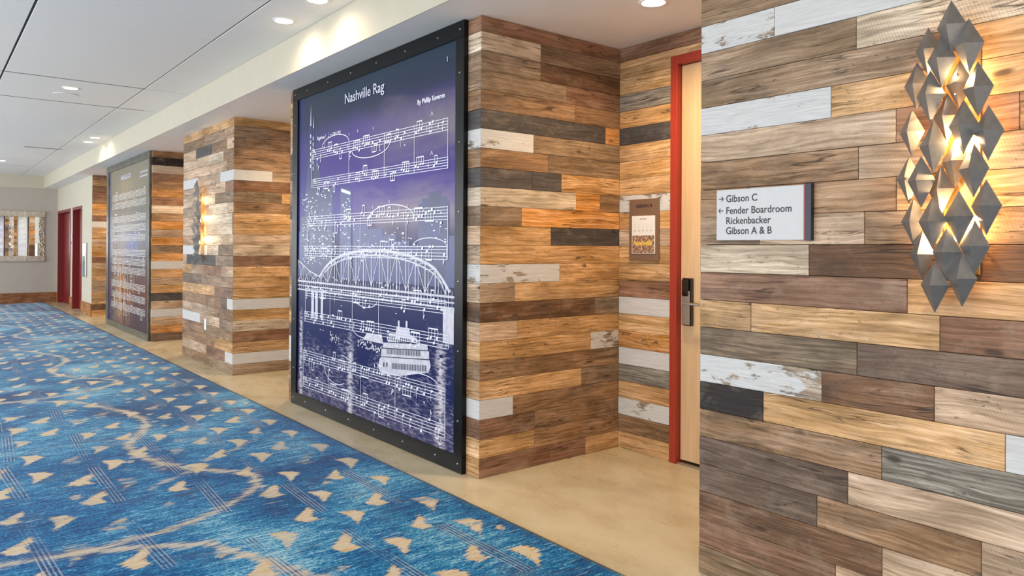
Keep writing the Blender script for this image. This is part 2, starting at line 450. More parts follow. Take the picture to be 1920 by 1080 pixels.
# --- middle pier: side face towards the alcove, and the strips beside the big print
YA, YF = 3.383, 6.148
mid_p = core('wall_middle', YA, YF)
side_rows = {
 0: [(0.833, 'R'), (None, 'G')], 1: [(0.408, 'G'), (None, 'B')], 2: [(0.41, 'R'), (None, 'B')],
 3: [(0.244, 'W'), (None, 'B')], 4: [(0.794, 'G'), (None, 'N')], 5: [(None, 'B')],
 6: [(0.877, 'G'), (None, 'V')], 7: [(0.273, 'T'), (None, 'G')], 8: [(0.911, 'D'), (None, 'X')],
 9: [(0.251, 'T'), (None, 'G')], 10: [(0.606, 'V'), (None, 'G')], 11: [(None, 'G')],
 12: [(0.532, 'G'), (None, 'K')], 13: [(0.30, 'N'), (None, 'O')], 14: [(0.740, 'L'), (0.952, 'O'), (None, 'B')],
 15: [(0.379, 'K'), (0.615, 'K'), (None, 'G')], 16: [(0.507, 'B'), (None, 'N')],
 17: [(0.39, 'V'), (None, 'N')], 18: [(1.0, 'K'), (None, 'O')], 19: [(0.731, 'B'), (None, 'B')],
 20: [(0.653, 'N'), (None, 'R')], 21: [(0.443, 'N'), (None, 'D')], 22: [(0.442, 'L'), (None, 'N')],
 23: [(None, 'R')],
}
wall_rows(mid_p, 'y', YA, 0.0, AX, side_rows)
strip = 'GGRWGBGTDTVTTNLKBVKBNNLR'
FR0, FR1 = 3.505, 6.022
for i in range(24):
    z0, z1 = rowz(i)
    plank(mid_p, 'x', 0.0, YA, FR0+0.02, z0, z1, strip[i])
    plank(mid_p, 'x', 0.0, FR1-0.02, YF, z0, z1, random.choice('BGNRTGBPWK'))
wall_rows(mid_p, 'Y', YF, 0.0, AX, {}, rnd_len=(0.4, 1.1))

# --- column pier with the second sconce
Y3N, Y3F = 7.623, 9.463
col3 = core('wall_column', Y3N, Y3F)
def cx(px, row):   # y on the facade plane below an image column, worked out once from the solved camera
    return px
front3 = {
 23: [(7.83+0.35, 'G'), (None, 'G')],
 22: [(7.66, 'T'), (7.92, 'T'), (8.62, 'N'), (None, 'B')],
 21: [(7.84, 'T'), (8.35, 'B'), (8.95, 'K'), (None, 'T')],
 20: [(7.95, 'B'), (8.46, 'L'), (None, 'T')],
 19: [(7.84, 'B'), (8.42, 'T'), (None, 'T')],
 18: [(8.06, 'W'), (8.86, 'T'), (None, 'W')],
 17: [(7.88, 'R'), (8.2, 'T'), (None, 'T')],
 16: [(7.70, 'X'), (8.23, 'X'), (None, 'T')],
 15: [(7.80, 'T'), (8.45, 'L'), (None, 'N')],
 14: [(7.66, 'R'), (8.5, 'L'), (None, 'T')],
 13: [(7.66, 'R'), (8.5, 'L'), (None, 'T')],
 12: [(8.02, 'T'), (8.5, 'L'), (None, 'B')],
 11: [(8.10, 'X'), (8.5, 'L'), (None, 'W')],
 10: [(8.20, 'N'), (9.30, 'K'), (None, 'T')],
 9: [(8.0, 'T'), (8.60, 'R'), (9.10, 'N'), (None, 'G')],
 8: [(8.7, 'N'), (None, 'P')],
 7: [(8.22, 'R'), (None, 'G')],
 6: [(7.80, 'W'), (8.0, 'P'), (None, 'B')],
 5: [(8.35, 'B'), (None, 'T')],
 4: [(8.05, 'N'), (8.75, 'T'), (None, 'W')],
 3: [(8.05, 'B'), (8.6, 'N'), (None, 'B')],
 2: [(8.22, 'G'), (None, 'B')],
 1: [(7.86, 'W'), (8.5, 'R'), (None, 'T')],
 0: [(8.28, 'N'), (None, 'B')],
}
wall_rows(col3, 'x', 0.0, Y3N, Y3F, front3)
s3 = ['N', 'W', 'G', 'R', 'L', 'G', 'W', 'G', 'G', 'G', 'R', 'L', 'T', 'G', 'G', 'B', 'X', 'D', 'W', 'B', 'B', 'B', 'N', 'G']
side3 = {i: [(None, c)] for i, c in enumerate(s3)}
side3[18] = [(0.40, 'W'), (None, 'T')]; side3[16] = [(0.50, 'X'), (None, 'G')]; side3[21] = [(0.12, 'N'), (None, 'B')]; side3[22] = [(0.35, 'N'), (None, 'B')]
wall_rows(col3, 'y', Y3N, 0.0, AX, side3)
wall_rows(col3, 'Y', Y3F, 0.0, AX, {}, rnd_len=(0.4, 1.1))

# --- far pier with the second print
Y2N, Y2F = 11.015, 14.15
far_p = core('wall_far', Y2N, Y2F)
s2 = ['P', 'O', 'T', 'W', 'T', 'K', 'G', 'T', 'G', 'W', 'O', 'N', 'O', 'T', 'O', 'B', 'L', 'R', 'O', 'B', 'R', 'L', 'C', 'B']
wall_rows(far_p, 'y', Y2N, 0.0, AX, {i: [(None, c)] for i, c in enumerate(s2)})
for i in range(24):
    z0, z1 = rowz(i)
    plank(far_p, 'x', 0.0, Y2N, 11.06, z0, z1, s2[i]); plank(far_p, 'x', 0.0, 14.01, Y2F, z0, z1, random.choice('BGNRTGBP'))
wall_rows(far_p, 'Y', Y2F, 0.0, AX, {}, rnd_len=(0.4, 1.1))

# --- end stretch of plastered wall, planked on its return
YW = 15.581
endw = setup_struct(MB().box(0.0, AX+0.2, YW+TH+0.002, YE, 0, H)
                    .build('wall_right', plaster_b))
s1 = ['O', 'D', 'G', 'G', 'T', 'T', 'G', 'G', 'T', 'R', 'O', 'G', 'T', 'G', 'G', 'W', 'R', 'G', 'O', 'B', 'R', 'B', 'G', 'B']
wall_rows(endw, 'y', YW, 0.0, AX, {i: [(None, c)] for i, c in enumerate(s1)})

# --- alcove back walls
D0, D1, DH = 1.98, 2.952, 2.482          # doorway of the nearest alcove (frame outside)
def back_core(name, ya, yb):
    return setup_struct(MB().box(AX+TH, AX+0.2, ya, yb, 0, H).build(name, dark_back))
bw = setup_struct(MB().box(AX+TH, AX+0.2, D1, YA+0.02, 0, H).box(AX+TH, AX+0.2, YC-0.02, D0, 0, H).box(AX+TH, AX+0.2, D0, D1, DH, H).build('wall_back', dark_back))
bcodes = ['G', 'B', 'V', 'G', 'S', 'W', 'O', 'G', 'W', 'R', 'G', 'G', 'T', 'G', 'V', 'G', 'G', 'G', 'K', 'G', 'S', 'G', 'G', 'R']  # golden tints here also hold some of the alcove's warm light
wall_rows(bw, 'x', AX, YA, YC, {i: [(None, c)] for i, c in enumerate(bcodes)}, miss=(D0, D1, DH))
for nm, ya, yb in (('wall_back_2', YF, Y3N), ('wall_back_3', Y3F, Y2N), ('wall_back_4', Y2F, YW)):
    o = back_core(nm, ya-0.02, yb+0.02); wall_rows(o, 'x', AX, yb, ya, {}, rnd_len=(0.5, 1.4))

# --- wooden baseboards on the plastered walls
bb_m = WOOD
def baseboard(name, x0, x1, y0, y1, z1):
    g = box_geo(-(x1-x0)/2, (x1-x0)/2, -(y1-y0)/2, (y1-y0)/2, 0, z1, 0.003)
    o = mesh(name, g[0], g[1], WOOD); o.location = ((x0+x1)/2, (y0+y1)/2, 0)
    o['tint'] = list(lin((150, 98, 60)))+[1.0]; o['paint'] = 0.0; o['stain'] = 0.6; o['saw'] = 0.3; o['weather'] = 0.0; o['seed'] = [3.0, 9.0, 4.0]
    return setup_struct(o)
baseboard('baseboard_end', WX, -0.0, YE-0.018, YE, 0.235)
for i, (a, b) in enumerate(((YW+0.0, 16.66), (17.80, 18.10), (19.92, YE-0.02))):
    g = box_geo(-(b-a)/2, (b-a)/2, 0, 0.018, 0, 0.235, 0.003)
    o = mesh('baseboard_right', g[0], g[1], WOOD); o.location = (-0.018, (a+b)/2, 0); o.rotation_euler = (0, 0, -PI/2)
    o['tint'] = list(lin((172, 118, 66)))+[1.0]; o['paint'] = 0.0; o['stain'] = 0.3; o['saw'] = 0.3; o['weather'] = 0.0; o['seed'] = [5.0+i, 9.0, 4.0]
    setup_struct(o)

# ------------------------------------------------------------------ doors
def door_wood():
    k = NT('pale_maple_veneer'); tc = k.new('ShaderNodeTexCoord'); p = tc.outputs['Object']
    a = k.noise(k.mapping(p, (14, 14, 0.8)), 2.0, 5, 0.6)
    b = k.noise(k.mapping(p, (120, 120, 3)), 1.0, 3, 0.6)
    c = k.ramp(a, [(0.3, L4((196, 160, 118))), (0.7, L4((216, 184, 142)))])
    c = k.mix(k.ramp(b, [(0.3, 0.25), (0.7, 0.0)]), c, L4((180, 142, 100)))
    k.lk(c, k.b.inputs['Base Color']); k.b.inputs['Roughness'].default_value = 0.38
    return k.m
dw = door_wood()
d1 = MB()
for (a, b, z0, z1) in ((D1-0.052, D1, 0, DH), (D0, D0+0.052, 0, DH), (D0+0.052, D1-0.052, DH-0.056, DH)):
    d1.box(AX-0.012, AX+0.12, a, b, z0, z1, 0.003)
door1 = setup_struct(d1.build('door_1', red_paint))
MB().box(AX+0.03, AX+0.075, D0+0.055, D1-0.055, 0.022, DH-0.059, 0.002).build('door_leaf', dw, door1)
MB().box(AX+0.078, AX+0.12, D0+0.052, D1-0.052, 0.0, 0.03).build('door_stop', simple('dark_gap', (20, 18, 16), 0.9), door1)  # near-black strip standing in for the dark gap under the leaf
MB().box(AX+0.0, AX+0.11, D0+0.052, D1-0.052, 0.0, 0.012, 0.003).build('threshold', steel, door1)
# card lock on the leaf
lk = MB()
LX = AX+0.03
lk.box(LX-0.028, LX, 2.80, 2.868, 0.842, 1.128, 0.004)
lock = lk.build('card_lock', black_gloss, door1)
MB().box(LX-0.036, LX-0.0275, 2.806, 2.866, 0.846, 1.052, 0.003).build('lock_plate', steel, lock)
MB().box(LX-0.046, LX-0.0275, 2.812, 2.862, 1.02, 1.122, 0.008).build('card_reader', black_gloss, lock)
lv = MB().cyl((LX-0.075, 2.812, 0.978), 0.011, 0.05, 'x', 20)
lv.box(LX-0.080, LX-0.064, 2.705, 2.826, 0.970, 0.986, 0.004)
lv.build('lever_handle', steel, lock)

def red_door(n, ya, yb, top=2.10):
    f = MB()
    for (a, b, z0, z1) in ((ya, ya+0.06, 0, top), (yb-0.06, yb, 0, top), (ya+0.06, yb-0.06, top-0.06, top)):
        f.box(-0.014, 0.16, a, b, z0, z1, 0.003)
    o = setup_struct(f.build('door_%d' % n, red_dark))
    MB().box(0.10, 0.14, ya+0.062, yb-0.062, 0.01, top-0.063, 0.002).build('door_leaf', red_dark, o)
    l = MB().cyl((0.05, ya+0.16, 1.0), 0.012, 0.05, 'x', 16); l.box(0.045, 0.06, ya+0.15, ya+0.28, 0.99, 1.01, 0.003)
    l.build('lever_handle', steel, o)
    return o
# cut the plastered wall for the two doorways: rebuild it from pieces
me = endw.data
wb = MB()
ys_ = [YW+TH+0.002, 16.68, 17.79, 18.10, 19.92, YE]
for i in (0, 2, 4): wb.box(0.0, 0.165, ys_[i], ys_[i+1], 0, H)
for i in (1, 3): wb.box(0.0, 0.165, ys_[i], ys_[i+1], 2.10, H)
wb.box(0.165, AX+0.2, YW+TH+0.002, YE, 0, H)
me.clear_geometry(); me.from_pydata(wb.v, [], wb.f); me.update()
red_door(2, 16.68, 17.79); red_door(3, 18.10, 19.92)

# ------------------------------------------------------------------ carpet
def sdf_poly(px, py, poly):
    d = np.full(px.shape, 1e9); inside = np.zeros(px.shape, bool); n = len(poly)
    for i in range(n):
        ax, ay = poly[i]; bx, by = poly[(i+1) % n]; ex, ey = bx-ax, by-ay
        t = np.clip(((px-ax)*ex+(py-ay)*ey)/(ex*ex+ey*ey), 0, 1)
        d = np.minimum(d, np.hypot(px-ax-t*ex, py-ay-t*ey))
        cond = ((ay > py) != (by > py)) & (px < (bx-ax)*(py-ay)/(by-ay+1e-12)+ax)
        inside ^= cond
    return np.where(inside, d, -d)
def sdf_line(px, py, pts, wd):
    best = np.full(px.shape, -1e9); n = len(pts)
    for i in range(n-1):
        ax, ay = pts[i]; bx, by = pts[i+1]; ex, ey = bx-ax, by-ay
        t = np.clip(((px-ax)*ex+(py-ay)*ey)/(ex*ex+ey*ey), 0, 1)
        d = np.hypot(px-ax-t*ex, py-ay-t*ey)
        best = np.maximum(best, wd-d)
    return best
def make_carpet():
    gx = np.concatenate([np.linspace(WX+0.02, -2.5, 40, endpoint=False), np.arange(-2.5, -0.281, 0.0122)])
    gx[-1] = -0.281
    gy = np.concatenate([np.linspace(YB+0.02, 1.6, 60, endpoint=False), np.arange(1.6, 7.5, 0.0135), np.arange(7.5, 12, 0.022), np.linspace(12, 19.93, 200)])
    nx, ny = len(gx), len(gy)
    X, Y = np.meshgrid(gx, gy)
    mot = np.full(X.shape, -0.1); fade = np.zeros(X.shape); tick = np.zeros(X.shape); tickx = np.zeros(X.shape); ringv = np.full(X.shape, -0.3)
    rng = random.Random(11)
    RT = [(0.0, 0.12), (0.09, 0.095), (0.125, 0.02), (0.0, -0.13), (0.02, 0.0)]
    LT = [(-0.150, 0.0), (-0.112, -0.075), (-0.030, -0.068), (-0.052, 0.0), (-0.012, 0.06), (-0.016, 0.14)]
    per = 0.434
    phR = {0: 2.372, 1: 2.796, 2: 3.217, 3: 2.75, 4: 3.617}
    phL = {0: 2.56, 1: 2.97, 2: 3.351, 3: 3.802, 4: 3.791}
    def win(x0, x1, y0, y1):
        i0, i1 = np.searchsorted(gy, [y0, y1]); j0, j1 = np.searchsorted(gx, [x0, x1]); return slice(i0, i1), slice(j0, j1)
    for kb in range(0, 12):
        xb = -0.545-0.375*kb
        if xb < WX+0.3: break
        for side in (0, 1):
            ph = (phR if side == 0 else phL).get(kb, rng.uniform(2, 3))
            n0 = int((1.0-ph)/per)-2
            for n in range(n0, 46):
                yc = ph+n*per
                if yc > 19.8: break
                poly = RT if side == 0 else LT
                off = 0.055 if side == 0 else -0.012
                sc = rng.uniform(0.84, 1.06); fd = rng.choice((1, 1, 1, 0.66, 0.6, 0.5))
                if kb >= 2 and rng.random() < 0.22: fd = 0.0
                jit = rng.uniform(-0.04, 0.04)
                pp = [(xb+off+a*sc, yc+jit+b*sc) for a, b in poly]
                s = win(xb-0.3, xb+0.3, yc-0.25, yc+0.25)
                if s[0].start >= s[0].stop: continue
                d = sdf_poly(X[s], Y[s], pp)
                better = d > mot[s]
                fade[s] = np.where(better & (d > -0.06), fd, fade[s]); mot[s] = np.maximum(mot[s], d)
        # faint fragments between the chevrons
        for _ in range(26):
            yc = rng.uniform(1.2, 19.5); xo = xb+rng.choice((-0.19, 0.19))+rng.uniform(-0.03, 0.03)
            pp = [(xo-0.03, yc), (xo, yc-0.03), (xo+0.045, yc+0.01), (xo+0.01, yc+0.045)]
            s = win(xo-0.15, xo+0.15, yc-0.15, yc+0.15)
            if s[0].start >= s[0].stop or s[1].start >= s[1].stop: continue
            d = sdf_poly(X[s], Y[s], pp); better = d > mot[s]
            fade[s] = np.where(better & (d > -0.06), 0.55, fade[s]); mot[s] = np.maximum(mot[s], d)
        # tick bands: broken runs along the corridor
        y = 1.0+rng.uniform(0, 0.6)
        while y < 19.8:
            ln = rng.uniform(0.35, 0.85); s = win(xb-0.09, xb+0.09, y-0.05, y+ln+0.05)
            drift = rng.uniform(-0.06, 0.06)
            if s[0].start < s[0].stop:
                xx = X[s]-xb-drift*(Y[s]-y); 
                m_ = np.minimum(0.034-np.abs(xx), np.minimum(Y[s]-y, y+ln-Y[s]))
                tick[s] = np.maximum(tick[s], np.clip(m_*30+0.5, 0, 1)); tickx[s] = xx
            y += ln+rng.uniform(0.08, 0.5)
    ra = [(-2.3, 7.42), (-1.9, 7.36), (-1.479, 7.136), (-1.342, 6.771), (-1.214, 6.43), (-1.159, 6.086), (-1.185, 5.827), (-1.304, 5.538), (-1.41, 5.333), (-1.411, 5.023), (-1.34, 4.779), (-1.22, 4.52)]
    rb = [(-1.22, 4.52), (-1.149, 4.453), (-1.046, 4.332), (-0.984, 4.2), (-1.031, 4.0), (-1.173, 3.858), (-1.315, 3.755), (-1.419, 3.685), (-1.62, 3.61), (-1.9, 3.57)]
    rs = [(-1.30, 4.45), (-1.22, 4.52), (-1.08, 4.69), (-0.89, 4.805), (-0.70, 4.97)]
    rc = [(-1.50, 4.30), (-1.36, 4.42), (-1.22, 4.52)]
    for kk in range(-1, 5):
        o_ = kk*3.78
        for pts, wd in ((ra, 0.040), (rb, 0.038), (rs, 0.020), (rc, 0.024)):
            p_ = [(a, b+o_) for a, b in pts]
            y_a, y_b = min(b for a, b in p_)-0.3, max(b for a, b in p_)+0.3
            s = win(-2.6, -0.3, y_a, y_b)
            if s[0].start < s[0].stop: ringv[s] = np.maximum(ringv[s], sdf_line(X[s], Y[s], p_, wd))
    V = np.zeros((nx*ny, 3), np.float32); V[:, 0] = X.ravel(); V[:, 1] = Y.ravel(); V[:, 2] = 0.0075
    idx = np.arange(nx*ny).reshape(ny, nx)
    q = np.stack([idx[:-1, :-1], idx[:-1, 1:], idx[1:, 1:], idx[1:, :-1]], -1).reshape(-1, 4)
    # skirt down to the floor on the right edge
    eb = idx[:, -1]; nb = len(V); V = np.vstack([V, np.column_stack([V[eb, 0], V[eb, 1], np.zeros(ny)])]).astype(np.float32)
    sb = np.arange(nb, nb+ny); q2 = np.stack([eb[:-1], sb[:-1], sb[1:], eb[1:]], -1)
    q = np.vstack([q, q2]).astype(np.int32)
    me = bpy.data.meshes.new('carpet'); me.vertices.add(len(V)); me.vertices.foreach_set('co', V.ravel())
    me.loops.add(q.size); me.loops.foreach_set('vertex_index', q.ravel())
    me.polygons.add(len(q)); me.polygons.foreach_set('loop_start', np.arange(0, q.size, 4, dtype=np.int32))
    me.polygons.foreach_set('loop_total', np.full(len(q), 4, np.int32)); me.update(); me.validate()
    for nm, arr in (('motif', mot), ('fade', fade), ('tick', tick), ('tickx', tickx), ('ring', ringv)):
        at = me.attributes.new(nm, 'FLOAT', 'POINT')
        a = np.zeros(len(V), np.float32); a[:nx*ny] = arr.ravel(); a[nx*ny:] = arr[:, -1]; at.data.foreach_set('value', a)
    return me
def carpet_material():
    k = NT('ikat_carpet'); g = k.new('ShaderNodeNewGeometry'); p = g.outputs['Position']
    big = k.noise(k.mapping(p, (1.3, 1.1, 1)), 1.0, 3, 0.5, 0.5)
    st1 = k.noise(k.mapping(p, (4.5, 26, 1)), 1.0, 6, 0.68, 0.6)
    st2 = k.noise(k.mapping(p, (14, 90, 1), rot=(0, 0, 0.04)), 1.0, 4, 0.7)
    spk = k.noise(k.mapping(p, (70, 170, 1)), 1.0, 3, 0.75)
    f = k.math('ADD', k.math('MULTIPLY', k.math('SUBTRACT', big, 0.23), 1.0), k.math('MULTIPLY', st1, 0.65))
    f = k.math('ADD', f, k.math('MULTIPLY', k.math('SUBTRACT', st2, 0.5), 1.0))
    f = k.math('ADD', f, k.math('MULTIPLY', k.math('SUBTRACT', spk, 0.5), 1.15))
    f = k.math('SUBTRACT', f, 0.04)
    c = k.ramp(f, [(0.26, (0.003, 0.022, 0.085, 1)), (0.42, (0.002, 0.055, 0.185, 1)), (0.55, (0.002, 0.118, 0.315, 1)), (0.68, (0.022, 0.255, 0.455, 1)), (0.84, (0.36, 0.58, 0.66, 1))])
    # dusky violet patches
    vio = k.noise(k.mapping(p, (2.6, 3.2, 1), loc=(4, 7, 0)), 1.0, 4, 0.6, 0.4)
    c = k.mix(k.ramp(vio, [(0.55, 0.0), (0.66, 0.55)]), c, (0.040, 0.060, 0.150, 1))
    # white weft dashes
    dsh = k.noise(k.mapping(p, (7, 70, 1), loc=(9, 3, 0)), 1.0, 2, 0.5)
    dm = k.noise(k.mapping(p, (2.2, 2.8, 1), loc=(1, 8, 0)), 1.0, 2, 0.5)
    c = k.mix(k.math('MULTIPLY', k.ramp(dsh, [(0.66, 0.0), (0.70, 0.75)]), k.ramp(dm, [(0.45, 0.15), (0.6, 1.0)])), c, (0.42, 0.58, 0.66, 1))
    # ragged ikat edge
    rag = k.math('ADD', k.math('MULTIPLY', k.math('SUBTRACT', st2, 0.5), 0.085), k.math('MULTIPLY', k.math('SUBTRACT', spk, 0.5), 0.018))
    rag2 = k.math('ADD', k.math('MULTIPLY', k.math('SUBTRACT', st1, 0.5), 0.20), k.math('MULTIPLY', k.math('SUBTRACT', st2, 0.5), 0.12))
    cream = k.ramp(k.noise(k.mapping(p, (9, 34, 1)), 1.0, 4, 0.7), [(0.38, (0.60, 0.55, 0.47, 1)), (0.52, (0.62, 0.50, 0.32, 1)), (0.64, (0.60, 0.40, 0.14, 1))])
    cream = k.mix(k.ramp(spk, [(0.35, 0.35), (0.6, 0.0)]), cream, (0.30, 0.27, 0.25, 1))
    rg = k.math('MULTIPLY', k.math('ADD', k.attr('ring', 'GEOMETRY'), rag2), 30.0, clamp=True)
    c = k.mix(k.math('MULTIPLY', rg, 0.85), c, k.mix(0.25, cream, (0.60, 0.58, 0.52, 1)))
    fadeN = k.math('MULTIPLY', k.math('ADD', k.math('SUBTRACT', k.attr('fade', 'GEOMETRY'), st1), 0.05), 6.0, clamp=True)
    mm = k.math('MULTIPLY', k.math('MULTIPLY', k.math('ADD', k.attr('motif', 'GEOMETRY'), rag), 130.0, clamp=True), fadeN)
    c = k.mix(mm, c, cream)
    # tick lines: thin pale threads on a dark violet band
    tx = k.attr('tickx', 'GEOMETRY')
    ph = k.math('FRACT', k.math('ADD', k.math('MULTIPLY', tx, 1/0.0175), 100.0))
    line = k.math('LESS_THAN', k.math('ABSOLUTE', k.math('SUBTRACT', ph, 0.5)), 0.17)
    dk = k.math('GREATER_THAN', k.math('ABSOLUTE', k.math('SUBTRACT', ph, 0.5)), 0.30)
    brk = k.ramp(k.noise(k.mapping(p, (40, 9, 1)), 1.0, 2), [(0.36, 0.0), (0.44, 1.0)])
    tm = k.math('MULTIPLY', k.ramp(k.attr('tick', 'GEOMETRY'), [(0.4, 0.0), (0.6, 1.0)]), k.ramp(k.noise(k.mapping(p, (3, 2, 1), loc=(2, 2, 0)), 1.0, 3), [(0.40, 0.15), (0.55, 1.0)]))
    c = k.mix(k.math('MULTIPLY', k.math('MULTIPLY', dk, tm), 0.7), c, (0.030, 0.045, 0.11, 1))
    c = k.mix(k.math('MULTIPLY', k.math('MULTIPLY', k.math('MULTIPLY', line, tm), brk), 0.7), c, (0.34, 0.38, 0.47, 1))
    k.lk(c, k.b.inputs['Base Color']); k.b.inputs['Roughness'].default_value = 0.85
    k.b.inputs['Specular IOR Level'].default_value = 0.12
    k.b.inputs['Sheen Weight'].default_value = 0.22; k.b.inputs['Sheen Roughness'].default_value = 0.22
    k.bump(spk, 0.5, 0.004)
    return k.m
cme = make_carpet(); cme.materials.append(carpet_material())
co = link(bpy.data.objects.new('carpet', cme))
tag(co, 'blue ikat patterned corridor carpet with cream chevrons and rings', 'carpet')
tag(MB().box(-0.2805, -0.276, YB+0.02, 19.93, 0.0005, 0.008).build('edge_strip', steel), 'thin metal edging strip between blue carpet and concrete floor', 'edging strip')

# ------------------------------------------------------------------ print drawing kit (flat ink shapes on a panel)
def panel_uv(px, y_left, wdt, z0, hgt):
    def f(u, v): return (px, y_left-wdt*u, z0+hgt*v)
    return f
class Ink:
    """collects flat shapes in panel units (metres from the panel's lower left corner)"""
    def __init__(s): s.v = []; s.f = []
    def poly(s, pts): n = len(s.v); s.v += pts; s.f.append(tuple(range(n, n+len(pts))))
    def rect(s, a0, b0, a1, b1): s.poly([(a0, b0), (a1, b0), (a1, b1), (a0, b1)])
    def line(s, a, b, wd):
        dx, dy = b[0]-a[0], b[1]-a[1]; l = math.hypot(dx, dy) or 1; nx_, ny_ = -dy/l*wd/2, dx/l*wd/2
        s.poly([(a[0]-nx_, a[1]-ny_), (b[0]-nx_, b[1]-ny_), (b[0]+nx_, b[1]+ny_), (a[0]+nx_, a[1]+ny_)])
    def curve(s, pts, wd):
        for a, b in zip(pts, pts[1:]): s.line(a, b, wd)
    def ell(s, c, ra, rb, rot=0.0, n=14):
        s.poly([(c[0]+ra*math.cos(t)*math.cos(rot)-rb*math.sin(t)*math.sin(rot), c[1]+ra*math.cos(t)*math.sin(rot)+rb*math.sin(t)*math.cos(rot)) for t in [2*PI*i/n for i in range(n)]])
    def build(s, name, m, parent, x, y_left, z0):
        # facade prints face -X: u runs towards -Y
        vs_ = [(x, y_left-a, z0+b) for a, b in s.v]
        o = mesh(name, vs_, [f[::-1] if False else f for f in s.f], m, parent)
        return o
def arc(c, r, a0, a1, n=20, ry=None):
    ry = r if ry is None else ry
    return [(c[0]+r*math.cos(a0+(a1-a0)*i/n), c[1]+ry*math.sin(a0+(a1-a0)*i/n)) for i in range(n+1)]
def note(ink, x, y, s, up=True, flag=False, stem=3.2):
    ink.ell((x, y), s*0.62, s*0.44, 0.35)
    sx = x+s*0.55 if up else x-s*0.55; h = s*stem*(1 if up else -1)
    ink.line((sx, y), (sx, y+h), s*0.16)
    if flag: ink.poly([(sx, y+h), (sx+s*0.7, y+h*0.62), (sx+s*0.5, y+h*0.5), (sx, y+h*0.78)])
    return (sx, y+h)
def staff(ink, x0, x1, yb, yt, rng, bars, lw=0.0032, clef='g', dens=1.0, notes=True):
    sp = (yt-yb)/4
    for i in range(5): ink.line((x0, yb+i*sp), (x1, yb+i*sp), lw)
    for b in [x0]+bars+[x1]: ink.line((b, yb), (b, yt), lw*1.2)
    # clef
    cxx = x0+sp*1.4
    if clef == 'g':
        ink.curve(arc((cxx, yb+sp), sp*0.8, 0.3, 5.6, 14), sp*0.22); ink.line((cxx, yb-sp), (cxx+sp*0.3, yt+sp*0.9), sp*0.2)
        ink.curve(arc((cxx+sp*0.1, yt+sp*0.1), sp*0.5, -1.2, 2.4, 8, sp*1.1), sp*0.22); ink.ell((cxx-sp*0.2, yb-sp), sp*0.35, sp*0.3)
    else:
        ink.curve(arc((cxx-sp*0.2, yt-sp*1.2), sp*0.9, 2.6, -1.3, 12, sp*1.1), sp*0.3); ink.ell((cxx-sp*0.6, yt-sp), sp*0.35, sp*0.32)
        for q in (0.5, 1.5): ink.ell((cxx+sp*1.1, yt-sp*q), sp*0.16, sp*0.16)
    # sharp signs / time
    for i in range(2):
        ax = x0+sp*(3.0+0.9*i); ay = yt-sp*(0.4+1.2*i)
        for dx in (-0.15, 0.15): ink.line((ax+dx*sp, ay-sp*0.7), (ax+dx*sp, ay+sp*0.7), lw)
        for dy in (-0.22, 0.22): ink.line((ax-0.35*sp, ay+dy*sp-0.05*sp), (ax+0.35*sp, ay+dy*sp+0.05*sp), lw*1.6)
    if not notes: return
    ed = [x0+sp*5.2]+bars+[x1]
    for a, b in zip(ed, ed[1:]):
        x = a+sp*1.2
        while x < b-sp*1.2:
            kind = rng.random()
            if kind < 0.50:
                n = rng.choice((2, 3, 4)); step = sp*1.75
                if x+n*step > b-sp*0.5: x += sp*2; continue
                up = rng.random() < 0.6; tops = []
                y0_ = yb+rng.randint(-1, 6)*sp/2
                for i in range(n):
                    yy_ = y0_+rng.choice((-1, 0, 1, 2))*sp/2
                    sx = x+i*step+(0.55*sp if up else -0.55*sp)
                    ink.ell((x+i*step, yy_), sp*0.62, sp*0.46, 0.35); tops.append((sx, yy_))
                by = max(t[1] for t in tops)+sp*2.8 if up else min(t[1] for t in tops)-sp*2.8
                for sx, sy in tops: ink.line((sx, sy), (sx, by), lw*1.2)
                ink.line((tops[0][0], by), (tops[-1][0], by), sp*0.42)
                x += n*step+sp*0.6
            elif kind < 0.9:
                note(ink, x, yb+rng.randint(-2, 8)*sp/2, sp, rng.random() < 0.5, rng.random() < 0.3)
                if rng.random() < 0.3: ink.line((x-sp*0.5, yb-sp*2.2), (x+sp*0.5, yb-sp*2.2), lw*1.5)
                x += sp*rng.uniform(2.0, 3.4)
            else:
                ink.poly([(x, yt-sp*0.6), (x+sp*0.5, yt-sp*1.6), (x+sp*0.1, yt-sp*2.0), (x+sp*0.5, yt-sp*3.0), (x-sp*0.3, yt-sp*2.2), (x+sp*0.1, yt-sp*1.7)])
                x += sp*2.2
            x += sp*rng.uniform(0, 1.4)/dens

def lettering(name, text, size, mat, parent, origin, facing='x', bold=0.0, sx=1.0, depth=0.0008, align='LEFT', shear=0.0):
    cu = bpy.data.curves.new(name, 'FONT'); cu.body = text; cu.size = size; cu.offset = bold; cu.extrude = depth; cu.align_x = align; cu.resolution_u = 3; cu.shear = shear
    tmp = bpy.data.objects.new('tmp_text', cu); COL.objects.link(tmp)
    dg = bpy.context.evaluated_depsgraph_get(); me = bpy.data.meshes.new_from_object(tmp.evaluated_get(dg))
    bpy.data.objects.remove(tmp); bpy.data.curves.remove(cu)
    me.materials.clear(); me.materials.append(mat); me.name = name
    o = link(bpy.data.objects.new(name, me), parent)
    # text x -> -Y (world), text y -> Z, text z -> -X
    m = Matrix(((0, 0, -1, origin[0]), (-sx, 0, 0, origin[1]), (0, 1, 0, origin[2]), (0, 0, 0, 1)))
    o.matrix_local = m
    return o

